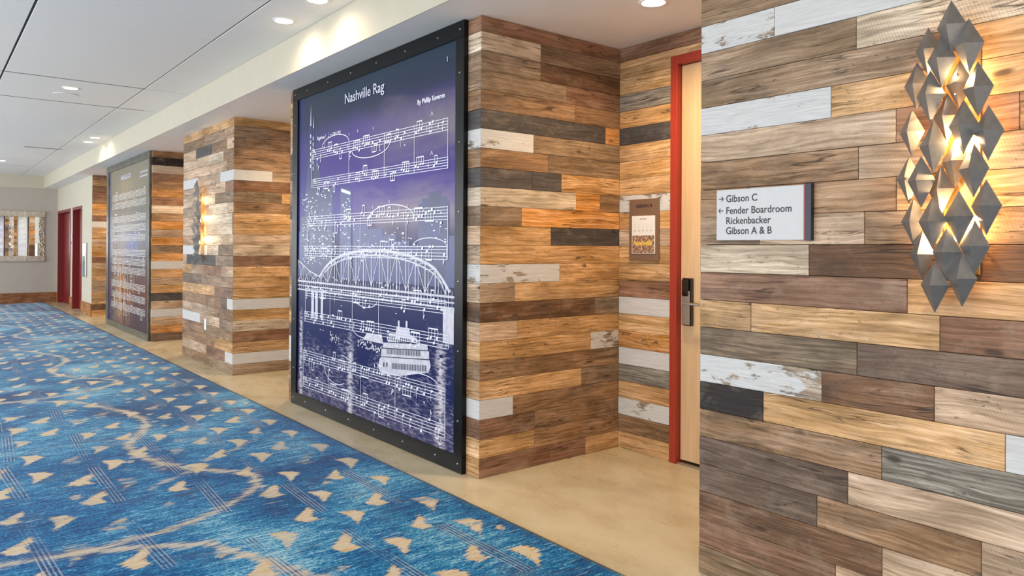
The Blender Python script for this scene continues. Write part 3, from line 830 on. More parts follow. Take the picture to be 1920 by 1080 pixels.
def flat(name, col, rough=0.35, grain=0.08, gscale=25):
    return simple(name, col, rough, grain=grain, gscale=gscale)
ink_white = flat('white_print_ink', (226, 226, 240), 0.4, 0.05)
ink_grey = flat('pale_print_ink', (196, 194, 205), 0.4, 0.15)
ink_navy = flat('navy_print_ink', (20, 34, 92), 0.3, 0.35, 6)
ink_navy2 = flat('slate_print_ink', (30, 46, 108), 0.3, 0.3, 6)
ink_dark = flat('dark_print_ink', (20, 24, 52), 0.3, 0.2, 10)

def bolt(mb, x, y, z, r=0.006): mb.cyl((x, y, z), r, -0.004, 'x', 10, r*0.6)

def mural_frame(t, x_face, y0, y1, iy0, iy1, iz0, iz1, m):
    """steel rails round the print; y0<y1 outer, iy inner"""
    for nm, (a, b, c, d) in (('frame_rail', (y0, y1, iz1, H-0.001)), ('frame_rail', (y0, y1, 0.002, iz0)), ('frame_rail', (y0, iy0, iz0, iz1)), ('frame_rail', (iy1, y1, iz0, iz1))):
        o = MB().box(x_face, -0.002, a+0.0003, b-0.0003, c+0.0003, d-0.0003, 0.002).build(nm, m, t); rel(t, o)
    bb = []
    def bolt(_l, x_, y_, z_): bb.append((y_, z_))
    n = 6
    for i in range(n):
        yy = iy0+(iy1-iy0)*(i+0.5)/n
        bolt(bb, x_face, yy, iz0*0.5+0.005); bolt(bb, x_face, yy, (iz1+H)/2)
    for i in range(6):
        zz = iz0+(iz1-iz0)*(i+0.5)/6
        bolt(bb, x_face, (y0+iy0)/2, zz); bolt(bb, x_face, (y1+iy1)/2, zz)
    for yy in ((y0+iy0)/2, (y1+iy1)/2):
        for zz in (iz0*0.5+0.005, (iz1+H)/2): bolt(bb, x_face, yy, zz)
    sc_ = MB().cyl((0, 0, 0), 0.006, -0.004, 'x', 10, 0.0036)
    first = None
    for (y_, z_) in bb:
        if first is None: o = first = sc_.build('frame_screw', steel, t)
        else: o = first.copy(); link(o, t)
        o.location = Vector((x_face, y_, z_))-Vector(t.location)

# ------------------------------------------------------------------ large music print with the bridge
PW, PH, PY, PZ = 2.325, 2.42, 5.917, 0.10
def panel1_material():
    k = NT('night_skyline_print'); tc = k.new('ShaderNodeTexCoord'); p = tc.outputs['Object']
    sx = k.new('ShaderNodeSeparateXYZ'); k.lk(p, sx.inputs[0])
    u = k.math('DIVIDE', sx.outputs['Y'], -PW); v = k.math('DIVIDE', sx.outputs['Z'], PH)
    cl = k.noise(k.mapping(p, (1, 0.9, 1.8)), 1.5, 5, 0.55, 0.4)
    cl2 = k.noise(k.mapping(p, (1, 0.6, 2.4), loc=(3, 2, 5)), 1.8, 5, 0.6, 0.6)
    vv = k.math('ADD', v, k.math('MULTIPLY', k.math('SUBTRACT', cl, 0.5), 0.16))
    sky = k.ramp(vv, [(0.50, L4((50, 48, 98))), (0.62, L4((72, 56, 136))), (0.74, L4((58, 44, 120))), (0.84, L4((70, 62, 120))), (0.91, L4((44, 50, 76))), (0.98, L4((44, 58, 74)))])
    # warm grey cloud bank to the right
    rt = k.ramp(u, [(0.45, 0.0), (0.9, 1.0)])
    bank = k.ramp(k.math('ADD', k.math('ABSOLUTE', k.math('SUBTRACT', v, 0.80)), k.math('MULTIPLY', k.math('SUBTRACT', 0.5, cl2), 0.25)), [(0.0, 1.0), (0.10, 0.0)])
    sky = k.mix(k.math('MULTIPLY', k.math('MULTIPLY', bank, rt), 0.8), sky, L4((128, 118, 124)))
    bank2 = k.ramp(k.math('ADD', k.math('ABSOLUTE', k.math('SUBTRACT', v, 0.585)), k.math('MULTIPLY', k.math('SUBTRACT', 0.5, cl2), 0.2)), [(0.0, 1.0), (0.09, 0.0)])
    sky = k.mix(k.math('MULTIPLY', k.math('MULTIPLY', bank2, k.ramp(u, [(0.35, 0.0), (0.62, 1.0)])), 0.75), sky, L4((148, 134, 130)))
    ed = k.ramp(u, [(0.0, 1.0), (0.09, 0.0)])
    sky = k.mix(k.math('MULTIPLY', ed, 0.6), sky, L4((36, 46, 110)))
    water = L4((20, 26, 78))
    c = k.mix(k.ramp(vv, [(0.50, 0.0), (0.56, 1.0)]), water, sky)
    # river ripples and light glitter
    rp = k.noise(k.mapping(p, (1, 14, 60)), 1.0, 5, 0.7, 0.4)
    g1 = k.noise(k.mapping(p, (1, 2.0, 1.2), loc=(8, 1, 2)), 1.6, 3, 0.5)
    gl = k.math('MULTIPLY', k.ramp(rp, [(0.50, 0.0), (0.60, 1.0)]), k.ramp(k.math('ADD', k.math('SUBTRACT', 0.22, v), k.math('MULTIPLY', k.math('SUBTRACT', g1, 0.45), 0.7)), [(0.02, 0.0), (0.14, 1.0)]))
    c = k.mix(k.math('MULTIPLY', gl, 0.55), c, L4((176, 172, 190)))
    gr = k.ramp(k.math('ADD', k.math('SUBTRACT', 0.16, v), k.math('MULTIPLY', k.math('SUBTRACT', g1, 0.5), 0.5)), [(0.0, 0.0), (0.15, 0.55)])
    c = k.mix(k.math('MULTIPLY', gr, k.ramp(rp, [(0.35, 0.2), (0.55, 1.0)])), c, L4((92, 86, 112)))
    # bright reflected columns under the lights
    for uc, wd, top in ((0.415, 0.026, 0.24), (0.93, 0.03, 0.28), (0.03, 0.02, 0.30)):
        m_ = k.math('MULTIPLY', k.ramp(k.math('ABSOLUTE', k.math('SUBTRACT', u, uc)), [(0.0, 1.0), (wd, 0.0)]), k.ramp(v, [(top-0.06, 1.0), (top, 0.0)]))
        c = k.mix(k.math('MULTIPLY', m_, k.ramp(rp, [(0.42, 0.0), (0.52, 0.9)])), c, L4((214, 208, 214)))
    k.lk(c, k.b.inputs['Base Color']); k.b.inputs['Roughness'].default_value = 0.30
    k.b.inputs['Specular IOR Level'].default_value = 0.2
    return k.m
def build_mural1():
    t = thing('framed_music_print', 'large dark framed sheet music print with arch bridge and riverboat', 'wall art', (0, PY, PZ))
    XF = -0.034; XP = -0.020
    g = box_geo(XP, -0.003, -PW, 0, 0, PH)
    mesh('print_panel', g[0], g[1], panel1_material(), t)
    mural_frame(t, XF, FR0, FR1, PY-PW, PY, PZ, PZ+PH, black_steel)
    x = [XP]
    def layer(ink, nm, m):
        x[0] -= 0.0005
        if nm in ('skyline_print', 'riverboat_print', 'riverboat_deck') and len(ink.f) < 12:
            for f_ in ink.f:
                mesh(nm, [(x[0]-0.00004*ink.f.index(f_), -ink.v[q][0]*PW, ink.v[q][1]*PH) for q in f_], [tuple(range(len(f_)))], m, t)
            return
        off = [0.0]*len(ink.v)
        for fi, f_ in enumerate(ink.f):
            for q in f_: off[q] = (fi % 60)*6e-6
        o = mesh(nm, [(x[0]-off[q], -a*PW if not ink.m else -a, b*PH if not ink.m else b) for q, (a, b) in enumerate(ink.v)], ink.f, m, t)
        o['kind'] = 'stuff'
        return o
    def I(metric=False): i = Ink(); i.m = metric; return i
    rng = random.Random(3)
    # skyline silhouettes, in fractions of the panel
    b1 = I()
    b1.rect(0.02, 0.40, 0.062, 0.60); b1.rect(0.059, 0.40, 0.282, 0.688)
    b1.rect(0.816, 0.40, 0.968, 0.612); b1.rect(0.834, 0.61, 0.955, 0.624); b1.rect(0.87, 0.62, 0.93, 0.638)
    b1.poly([(0.068, 0.68), (0.074, 0.77), (0.084, 0.79), (0.088, 0.885), (0.104, 0.974), (0.11, 0.89), (0.118, 0.86), (0.126, 0.93), (0.134, 0.85), (0.144, 0.79), (0.181, 0.747), (0.181, 0.68)])
    layer(b1, 'skyline_print', ink_navy)
    b2 = I(); b2.rect(0.338, 0.40, 0.417, 0.672); b2.poly([(0.338, 0.672), (0.417, 0.66), (0.417, 0.668), (0.338, 0.684)])
    for (a, b_, tp) in ((0.43, 0.53, 0.565), (0.53, 0.62, 0.55), (0.62, 0.70, 0.532), (0.70, 0.77, 0.515), (0.76, 0.83, 0.50), (0.95, 1.0, 0.527), (0.0, 0.05, 0.55)): b2.rect(a, 0.40, b_, tp)
    layer(b2, 'skyline_print', ink_navy2)
    # lit windows and signs
    lw_ = I()
    for (a, b_, z0, z1, n) in ((0.065, 0.275, 0.52, 0.68, 70), (0.345, 0.41, 0.50, 0.65, 34), (0.83, 0.955, 0.50, 0.61, 14), (0.44, 0.80, 0.47, 0.54, 60), (0.04, 0.30, 0.44, 0.54, 70)):
        for _ in range(n):
            a_ = rng.uniform(a, b_); c_ = rng.uniform(z0, z1); l_ = rng.uniform(0.003, 0.014)
            lw_.rect(a_, c_, a_+l_, c_+rng.uniform(0.0016, 0.004))
    for _ in range(60):
        a_ = rng.uniform(0.03, 0.12); c_ = rng.uniform(0.44, 0.66); lw_.rect(a_, c_, a_+rng.uniform(0.004, 0.012), c_+0.0025)
    lw_.poly([(0.345, 0.678), (0.41, 0.664), (0.41, 0.655), (0.345, 0.668)])
    lw_.poly([(0.100, 0.90), (0.104, 0.974), (0.107, 0.90)]); lw_.poly([(0.123, 0.89), (0.126, 0.93), (0.129, 0.89)])
    for z_ in (0.76, 0.78, 0.80, 0.82, 0.84, 0.86): lw_.rect(0.100, z_, 0.106, z_+0.012); lw_.rect(0.122, z_-0.01, 0.127, z_+0.002)
    layer(lw_, 'window_lights_print', ink_white)
    # ---- bridge (metric units)
    def mt(u, v): return (u*PW, v*PH)
    br = I(True)
    upper = [(0.183, 0.401), (0.225, 0.43), (0.271, 0.452), (0.35, 0.472), (0.434, 0.483), (0.50, 0.487), (0.567, 0.489), (0.64, 0.487), (0.701, 0.483), (0.77, 0.476), (0.824, 0.466), (0.87, 0.455), (0.903, 0.444), (0.94, 0.418), (0.973, 0.388)]
    up = [mt(*q) for q in upper]
    def arch_v(uu, pts=upper):
        for (a, b_), (c_, d_) in zip(pts, pts[1:]):
            if a <= uu <= c_: return b_+(d_-b_)*(uu-a)/(c_-a)
        return 0.40
    deck = lambda uu: 0.386-0.006*(uu-0.2)
    br.curve(up, 0.020); br.curve([(a, b_-0.035) for a, b_ in up[1:-1]], 0.010)
    N = 15
    us = [0.20+(0.955-0.20)*i/N for i in range(N+1)]
    for i, uu in enumerate(us):
        br.line(mt(uu, deck(uu)), mt(uu, arch_v(uu)), 0.011)
        if i < N:
            u2 = us[i+1]
            if i % 2: br.line(mt(uu, deck(uu)), mt(u2, arch_v(u2)), 0.007)
            else: br.line(mt(uu, arch_v(uu)), mt(u2, deck(u2)), 0.007)
            br.line(mt(uu, arch_v(uu)-0.018), mt(u2, arch_v(u2)), 0.005)
    # far truss, a little offset
    for i, uu in enumerate(us[1:-1]): br.line(mt(uu+0.016, deck(uu)), mt(uu+0.016, arch_v(min(uu+0.016, 0.96))-0.012), 0.005)
    for d_, wd in ((0.0, 0.014), (-0.014, 0.009), (-0.028, 0.012)): br.line(mt(0.0, 0.378+d_+0.004), mt(1.0, 0.381+d_-0.004), wd)
    for i in range(60):
        uu = i/60; br.line(mt(uu, 0.350+0.002), mt(uu, 0.392), 0.004)
        if rng.random() < 0.5: br.ell(mt(uu+rng.uniform(0, 0.01), 0.39+rng.uniform(0, 0.012)), 0.008, 0.008)
    # approach span on the left
    ap = [(0.0, 0.452), (0.05, 0.436), (0.10, 0.418), (0.15, 0.408), (0.19, 0.400)]
    br.curve([mt(*q) for q in ap], 0.010)
    for (a, b_) in ap: br.line(mt(a+0.002, 0.375), mt(a+0.002, b_), 0.007)
    for (a, b_), (c_, d_) in zip(ap, ap[1:]): br.line(mt(a, b_), mt(c_, 0.375), 0.006); br.line(mt(a, 0.375), mt(c_, d_), 0.006)
    # piers
    for (a, b_) in ((0.118, 0.140), (0.150, 0.172), (0.196, 0.214)): br.rect(a*PW, 0.262*PH, b_*PW, 0.352*PH)
    br.rect(0.942*PW, 0.262*PH, 0.992*PW, 0.346*PH); br.rect(0.930*PW, 0.340*PH, 0.999*PW, 0.352*PH)
    layer(br, 'bridge_print', ink_grey)
    # ---- riverboat
    bo = I()
    bo.poly([(0.60, 0.158), (0.605, 0.182), (0.615, 0.190), (0.88, 0.212), (0.885, 0.196), (0.875, 0.180), (0.72, 0.150), (0.62, 0.144)])
    bo.poly([(0.615, 0.192), (0.618, 0.214), (0.876, 0.234), (0.878, 0.214)])
    bo.poly([(0.625, 0.217), (0.628, 0.232), (0.868, 0.250), (0.870, 0.236)])
    bo.poly([(0.655, 0.236), (0.66, 0.262), (0.80, 0.266), (0.83, 0.252)])
    bo.poly([(0.70, 0.262), (0.705, 0.282), (0.775, 0.284), (0.78, 0.264)])
    bo.rect(0.712, 0.282, 0.722, 0.300); bo.rect(0.755, 0.282, 0.765, 0.302)
    layer(bo, 'riverboat_print', ink_grey)
    bw_ = I()
    for i in range(22):
        uu = 0.68+i*0.0085; bw_.rect(uu, 0.160+(uu-0.62)*0.085, uu+0.0042, 0.176+(uu-0.62)*0.085)
        bw_.rect(uu-0.03, 0.198+(uu-0.62)*0.075, uu-0.026, 0.212+(uu-0.62)*0.075)
    for i in range(14): uu = 0.66+i*0.011; bw_.rect(uu, 0.243, uu+0.005, 0.255)
    for (a, b_) in ((0.630, 0.165), (0.648, 0.167)): bw_.rect(a, b_, a+0.006, b_+0.012)
    bw_.line((0.606, 0.1905), (0.88, 0.2125), 0.002); bw_.line((0.616, 0.2155), (0.876, 0.2350), 0.002)
    layer(bw_, 'riverboat_print', ink_dark)
    cr = I()
    for _ in range(60):
        a_ = rng.uniform(0.47, 0.64); cr.ell((a_, 0.212+rng.uniform(-0.012, 0.010)+(0.60-a_)*0.05), 0.0035, 0.003, n=6)
    for _ in range(40):
        a_ = rng.uniform(0.27, 0.34); cr.ell((a_, rng.uniform(0.20, 0.232)), 0.003, 0.002, n=6)
    cr.poly([(0.50, 0.228), (0.53, 0.25), (0.62, 0.252), (0.63, 0.228)])
    layer(cr, 'riverboat_print', ink_grey)
    # ---- notation
    no = I(True)
    SP = [(0.115, 0.961, 0.787, 0.816, 'g', [0.40, 0.628, 0.796]), (0.125, 0.962, 0.693, 0.720, 'f', [0.40, 0.628, 0.796]),
          (0.085, 0.963, 0.567, 0.598, 'g', [0.30, 0.48, 0.755]), (0.058, 0.959, 0.468, 0.500, 'f', [0.30, 0.48, 0.755]),
          (0.070, 0.958, 0.335, 0.367, 'g', [0.27, 0.43, 0.60]), (0.062, 0.969, 0.249, 0.282, 'f', [0.27, 0.43, 0.60, 0.77]),
          (0.055, 0.955, 0.119, 0.151, 'g', [0.26, 0.49, 0.70]), (0.056, 0.956, 0.029, 0.062, 'f', [0.26, 0.49, 0.70])]
    for i, (u0, u1, v0, v1, cf, bars) in enumerate(SP):
        staff(no, u0*PW, u1*PW, v0*PH, v1*PH, rng, [b_*PW for b_ in bars], lw=0.0036, clef=cf, dens=1.0 if cf == 'g' else 0.35)
        if i % 2 == 0:
            v2 = SP[i+1][2]
            for b_ in bars+[u1]: no.line(mt(b_, v2), mt(b_, v0), 0.004)
            no.line(mt(u0, v2), mt(u0, v1), 0.005)
    no.curve([(a*PW, b_*PH) for a, b_ in arc((0.30, 0.818), 0.10, PI, 0, 20, 0.030)], 0.0055)
    no.curve([(a*PW, b_*PH) for a, b_ in arc((0.54, 0.787), 0.12, PI, 2*PI, 20, 0.030)], 0.0055)
    no.curve([(a*PW, b_*PH) for a, b_ in arc((0.665, 0.578), 0.13, PI, 0, 22, 0.037)], 0.006)
    no.curve([(a*PW, b_*PH) for a, b_ in arc((0.875, 0.500), 0.085, PI*0.95, 0.05, 18, 0.022)], 0.005)
    no.curve([(a*PW, b_*PH) for a, b_ in arc((0.52, 0.345), 0.07, PI, 2*PI, 18, 0.022)], 0.005)
    no.curve([(a*PW, b_*PH) for a, b_ in arc((0.50, 0.262), 0.07, PI, 2*PI, 18, 0.028)], 0.005)
    no.curve([(a*PW, b_*PH) for a, b_ in arc((0.27, 0.150), 0.16, 0.2, 1.0, 12, 0.02)], 0.005)
    no.curve([(a*PW, b_*PH) for a, b_ in arc((0.32, 0.118), 0.09, PI, 1.7*PI, 16, 0.045)], 0.005)
    no.curve([(a*PW, b_*PH) for a, b_ in arc((0.84, 0.150), 0.085, PI, 0, 18, 0.022)], 0.005)
    # fingering numbers drawn as small marks and accents
    for uu, vv in ((0.40, 0.835), (0.46, 0.838), (0.56, 0.834), (0.60, 0.60), (0.66, 0.62), (0.56, 0.608), (0.76, 0.603), (0.80, 0.59)):
        no.line(mt(uu, vv), mt(uu, vv+0.008), 0.005)
    for uu, vv in ((0.885, 0.832), (0.885, 0.732)):
        no.line(mt(uu-0.006, vv), mt(uu, vv+0.010), 0.004); no.line(mt(uu+0.006, vv), mt(uu, vv+0.010), 0.004)
    layer(no, 'music_notation', ink_white)
    xx = x[0]-0.0012
    lettering('title_lettering', 'Nashville Rag', 0.105, ink_white, t, (xx, -0.368*PW, 0.935*PH), bold=0.0, sx=1.06)
    lettering('credit_lettering', 'By Phillip Keveren', 0.043, ink_white, t, (xx, -0.812*PW, 0.869*PH), bold=0.0008)
    lettering('page_number', '1', 0.045, ink_white, t, (xx, -0.953*PW, 0.955*PH))
    lettering('tempo_lettering', 'Ragtime (', 0.040, ink_white, t, (xx, -0.160*PW, 0.846*PH), shear=0.25)
    lettering('tempo_lettering', '= 120-132)', 0.040, ink_white, t, (xx, -0.262*PW, 0.846*PH), shear=0.25)
    i2 = I(True); note(i2, 0.248*PW, 0.848*PH, 0.011, True); layer(i2, 'music_notation', ink_white)
    for uu, vv in ((0.168, 0.748), (0.68, 0.101)): lettering('dynamic_mark', 'f' if uu < 0.5 else 'p', 0.05, ink_white, t, (xx, -uu*PW, vv*PH), shear=0.3, bold=0.001)
    return t
build_mural1()

# ------------------------------------------------------------------ second print further along
def build_mural2():
    y0, y1, iy0, iy1, iz0, iz1 = 11.045, 14.03, 11.10, 13.87, 0.095, 2.52
    W2 = iy1-iy0; H_ = iz1-iz0
    k = NT('golden_city_print'); tc = k.new('ShaderNodeTexCoord'); p = tc.outputs['Object']
    s = k.new('ShaderNodeSeparateXYZ'); k.lk(p, s.inputs[0])
    u = k.math('DIVIDE', s.outputs['Y'], -W2); v = k.math('DIVIDE', s.outputs['Z'], H_)
    n = k.noise(k.mapping(p, (1, 1.5, 0.8)), 1.6, 5, 0.6, 0.5)
    vv = k.math('ADD', v, k.math('MULTIPLY', k.math('SUBTRACT', n, 0.5), 0.12))
    c = k.ramp(vv, [(0.0, L4((66, 50, 56))), (0.22, L4((104, 64, 50))), (0.40, L4((80, 68, 78))), (0.55, L4((92, 92, 108))), (0.75, L4((122, 118, 108))), (0.95, L4((136, 128, 108)))])  # upper tones brightened: reflected light put into the print colour
    stv = k.noise(k.mapping(p, (1, 22, 0.8)), 1.0, 4, 0.65)
    core_ = k.ramp(k.math('ABSOLUTE', k.math('SUBTRACT', u, 0.36)), [(0.0, 1.0), (0.34, 0.0)])
    gl = k.math('MULTIPLY', k.math('MULTIPLY', k.ramp(stv, [(0.50, 0.0), (0.62, 1.0)]), core_), k.ramp(v, [(0.02, 1.0), (0.34, 1.0), (0.50, 0.5), (0.85, 0.1)]))
    c = k.mix(gl, c, L4((224, 152, 92)))
    bl = k.math('MULTIPLY', k.ramp(k.math('ABSOLUTE', k.math('SUBTRACT', u, 0.62)), [(0.0, 1.0), (0.2, 0.0)]), k.ramp(k.math('ABSOLUTE', k.math('SUBTRACT', v, 0.50)), [(0.0, 1.0), (0.11, 0.0)]))
    c = k.mix(k.math('MULTIPLY', bl, 0.8), c, L4((70, 92, 160)))
    c = k.mix(k.ramp(u, [(0.0, 0.8), (0.08, 0.0)]), c, L4((30, 44, 110)))
    k.lk(c, k.b.inputs['Base Color']); k.b.inputs['Roughness'].default_value = 0.3; k.b.inputs['Specular IOR Level'].default_value = 0.15
    t = thing('framed_music_print', 'farther steel framed sheet music print in brown with golden streaks', 'wall art', (0, iy1, iz0))
    g = box_geo(-0.020, -0.003, -W2, 0, 0, H_); mesh('print_panel', g[0], g[1], k.m, t)
    mural_frame(t, -0.034, y0, y1, iy0, iy1, iz0, iz1, grey_steel)
    rng = random.Random(5)
    gold = flat('gold_print_ink', (236, 190, 130), 0.4, 0.3, 12)
    tw = Ink()
    tw.poly([(0.14*W2, 0.02), (0.14*W2, 0.55*H_), (0.17*W2, 0.72*H_), (0.185*W2, 0.90*H_), (0.20*W2, 0.72*H_), (0.235*W2, 0.55*H_), (0.235*W2, 0.02)])
    mesh('tower_print', [(-0.0205, -a, b) for a, b in tw.v], tw.f, flat('tower_print_ink', (96, 78, 74), 0.4, 0.5, 5), t)
    gi = Ink()
    for _ in range(260):
        a = rng.gauss(0.36, 0.14); b = rng.uniform(0.04, 0.55)
        if 0.06 < a < 0.95: gi.rect(a*W2, b*H_, a*W2+rng.uniform(0.006, 0.014), b*H_+rng.uniform(0.02, 0.14)*(1.2 if b < 0.3 else 0.3))
    for _ in range(90):
        b = rng.uniform(0.3, 0.86); gi.rect((0.15+rng.uniform(0, 0.07))*W2, b*H_, 0.22*W2, b*H_+0.006)
    mesh('city_lights_print', [(-0.0210, -a, b) for a, b in gi.v], gi.f, gold, t)['kind'] = 'stuff'
    ni = Ink()
    for i, (v0, d) in enumerate(((0.80, 1), (0.745, 0.4), (0.655, 1), (0.595, 0.4), (0.535, 0.3), (0.44, 1), (0.385, 0.4), (0.33, 1), (0.235, 0.4), (0.165, 1), (0.095, 0.5))):
        staff(ni, 0.09*W2, 0.93*W2, v0*H_, (v0+0.034)*H_, rng, [0.33*W2, 0.55*W2, 0.77*W2], lw=0.0065, clef='g' if i % 2 == 0 else 'f', dens=0.5)
    for a_, b_ in ((0.80, 0.745), (0.655, 0.595), (0.44, 0.385), (0.235, 0.165)):
        ni.line((0.09*W2, b_*H_), (0.09*W2, (a_+0.03)*H_), 0.006)
    mesh('music_notation', [(-0.0215, -a, b) for a, b in ni.v], ni.f, flat('faded_print_ink', (214, 210, 204), 0.4), t)['kind'] = 'stuff'
    lettering('title_lettering', 'NASHVILLE CATS', 0.098, ink_white, t, (-0.0228, -0.33*W2, 0.925*H_), bold=0.001, sx=0.95)
    cr2 = Ink()
    for b_ in (0.905, 0.93):
        for q in range(5): cr2.rect((0.80+q*0.034)*W2, b_*H_, (0.828+q*0.034)*W2, (b_+0.010)*H_)
    mesh('credit_line', [(-0.0222, -a, b) for a, b in cr2.v], cr2.f, ink_grey, t)['kind'] = 'stuff'
build_mural2()

# ------------------------------------------------------------------ wall sconces of folded metal diamonds
def sconce_metal():
    k = NT('satin_pewter_metal'); tc = k.new('ShaderNodeTexCoord')
    n = k.noise(tc.outputs['Object'], 40, 3)
    k.lk(k.ramp(n, [(0.3, L4((132, 128, 124))), (0.7, L4((144, 139, 135)))]), k.b.inputs['Base Color'])
    k.b.inputs['Metallic'].default_value = 0.75; k.b.inputs['Roughness'].default_value = 0.42
    return k.m
def gold_metal():
    k = NT('brass_backed_metal'); tc = k.new('ShaderNodeTexCoord')
    n = k.noise(tc.outputs['Object'], 40, 3)
    k.lk(k.ramp(n, [(0.3, L4((196, 160, 96))), (0.7, L4((214, 178, 112)))]), k.b.inputs['Base Color'])
    k.b.inputs['Metallic'].default_value = 0.9; k.b.inputs['Roughness'].default_value = 0.35
    return k.m
SM, GM = sconce_metal(), gold_metal()
bulb_m = emis('warm_lamp_glass', (1.0, 0.80, 0.50), 14.0)
def diamond_mesh(m):
    # folded sheet: raised point in the middle, four corners behind; thin shell (12+ faces)
    w_, h_, r_ = 0.041, 0.081, 0.038; th = 0.0012
    out = [(-r_, 0, 0.004), (0, 0, h_), (0, -w_, 0.004), (0, 0, -h_), (0, w_, 0.004)]
    inn = [(x+th*2, y*0.96, z*0.96) for x, y, z in out]
    v = out+inn
    f = [(0, 2, 1), (0, 3, 2), (0, 4, 3), (0, 1, 4), (5, 6, 7), (5, 7, 8), (5, 8, 9), (5, 9, 6), (1, 2, 7, 6), (2, 3, 8, 7), (3, 4, 9, 8), (4, 1, 6, 9)]
    me = bpy.data.meshes.new('metal_diamond'); me.from_pydata(v, [], f); me.update()
    me.materials.append(m); me.materials.append(GM)
    for i, p in enumerate(me.polygons): p.material_index = 0 if i < 4 else 1
    return me
DIA = diamond_mesh(SM)
# centres (y, z) relative to the sconce middle, layer 1 = front, 0 = rear
SPTS = [(0.009, 0.399, 1), (-0.038, 0.333, 1), (0.036, 0.304, 1), (-0.063, 0.202, 1), (0.067, 0.2, 1), (-0.025, 0.097, 1), (-0.09, 0.072, 1), (-0.052, -0.033, 1), (0.058, 0.046, 1), (0.093, -0.058, 1), (-0.085, -0.143, 1), (0.06, -0.184, 1), (-0.013, -0.171, 1), (-0.055, -0.259, 1), (0.019, -0.277, 1), (0.053, -0.377, 1), (-0.022, -0.354, 1), (0.087, 0.348, 0), (0.12, 0.246, 0), (-0.002, 0.229, 0), (0.032, 0.135, 0), (0.134, 0.1, 0), (0.009, -0.004, 0), (0.143, -0.046, 0), (0.049, -0.084, 0), (0.128, -0.181, 0), (0.102, -0.284, 0), (0.008, -0.003, 0)]
def sconce(yc, zc, label):
    t = thing('wall_sconce', label, 'wall lamp', (0, yc, zc), 'folded metal wall sconces')
    bp = MB().box(-0.006, -0.003, -0.05, 0.05, -0.34, 0.34, 0.001)
    bp.build('back_plate', GM, t)
    arm = MB()
    for (dy, dz, ly) in SPTS:
        xx = -0.058 if ly else -0.028
        arm.cyl((-0.004, dy, dz), 0.0022, xx+0.004-0.012, 'x', 6)
    arm.build('support_pins', GM, t)['kind'] = 'stuff'
    for (dy, dz, ly) in SPTS:
        o = link(bpy.data.objects.new('metal_diamond', DIA), t)
        o.location = (-0.062 if ly else -0.030, dy, dz)
        s_ = 1.0 if ly else 0.93; o.scale = (s_, s_, s_)
        o.rotation_euler = (0, random.uniform(-0.02, 0.02), random.uniform(-0.04, 0.04))
    for dz in (-0.22, 0.02, 0.22):
        b = MB().cyl((-0.040, 0, dz-0.02), 0.008, 0.04, 'z', 12).build('lamp', bulb_m, t)
        l = bpy.data.lights.new('sconce_glow', 'POINT'); l.energy = 4.2; l.color = (1.0, 0.68, 0.34); l.shadow_soft_size = 0.012
        lo = bpy.data.objects.new('sconce_glow', l); COL.objects.link(lo); lo.location = (-0.048, yc, zc+dz+0.035)
sconce(0.906, 1.57, 'folded grey metal diamond sconce glowing gold on the nearest wall')
sconce(8.66, 1.57, 'distant metal diamond sconce on the free standing wooden column')

# ------------------------------------------------------------------ signs, outlet, small wall items
t = thing('direction_sign', 'white direction sign with black lettering and navy end strip', 'sign', (0, 1.78, 1.337))
sign_w = simple('sign_face_silver', (196, 194, 193), 0.4, grain=0.02)
g = box_geo(-0.019, -0.003, -0.368, 0, 0, 0.196, 0.0008); mesh('sign_face', g[0], g[1], sign_w, t)
g = box_geo(-0.020, -0.003, -0.3735, -0.3685, -0.001, 0.197); mesh('red_strip', g[0], g[1], simple('sign_red', (170, 60, 50), 0.4), t)
g = box_geo(-0.023, -0.003, -0.398, -0.374, -0.003, 0.200, 0.001); mesh('navy_strip', g[0], g[1], simple('sign_navy', (14, 18, 40), 0.35), t)
sign_k = simple('sign_black_ink', (24, 24, 28), 0.5)
for txt, dz in (('Gibson C', 0.148), ('Fender Boardroom', 0.102), ('Rickenbacker', 0.063), ('Gibson A & B', 0.024)):
    lettering('sign_lettering', txt, 0.0385, sign_k, t, (-0.0195, -0.043, dz), bold=0.0004, sx=0.93, depth=0.0003)
ar = MB()
def arrow(zc, sgn):
    ink = Ink(); ym = 0.021
    ink.line((ym-0.010, zc), (ym+0.010, zc), 0.0032)
    tip = ym+sgn*0.0105
    ink.line((tip, zc), (tip-sgn*0.008, zc+0.009), 0.0032); ink.line((tip, zc), (tip-sgn*0.008, zc-0.009), 0.0032)
    mesh('sign_arrow', [(-0.0198, -a, b) for a, b in ink.v], ink.f, sign_k, t)
arrow(0.161, 1); arrow(0.115, -1)

t = thing('room_placard', 'brown room name plate with printed white insert beside the door', 'sign', (AX, 3.281, 1.228))
brz = simple('bronze_plate', (126, 98, 78), 0.4, metal=0.2, grain=0.05)
g = box_geo(-0.016, -0.003, -0.244, 0, 0, 0.392, 0.002); mesh('plate', g[0], g[1], brz, t)
g = box_geo(-0.020, -0.0162, -0.219, -0.027, 0.045, 0.285, 0.001); mesh('insert_card', g[0], g[1], simple('paper_white', (226, 222, 214), 0.5), t)
kk = NT('concert_photo_print'); tc = kk.new('ShaderNodeTexCoord')
n1 = kk.noise(kk.mapping(tc.outputs['Object'], (1, 60, 60)), 1.0, 5, 0.7)
kk.lk(kk.ramp(n1, [(0.38, L4((70, 48, 52))), (0.5, L4((140, 104, 96))), (0.62, L4((214, 176, 110)))]), kk.b.inputs['Base Color'])
g = box_geo(-0.0206, -0.0202, -0.214, -0.032, 0.049, 0.160); mesh('photo_print', g[0], g[1], kk.m, t)
lettering('plate_lettering', 'GIBSON B', 0.030, sign_k, t, (-0.0165, -0.058, 0.338), bold=0.0006, depth=0.0003)
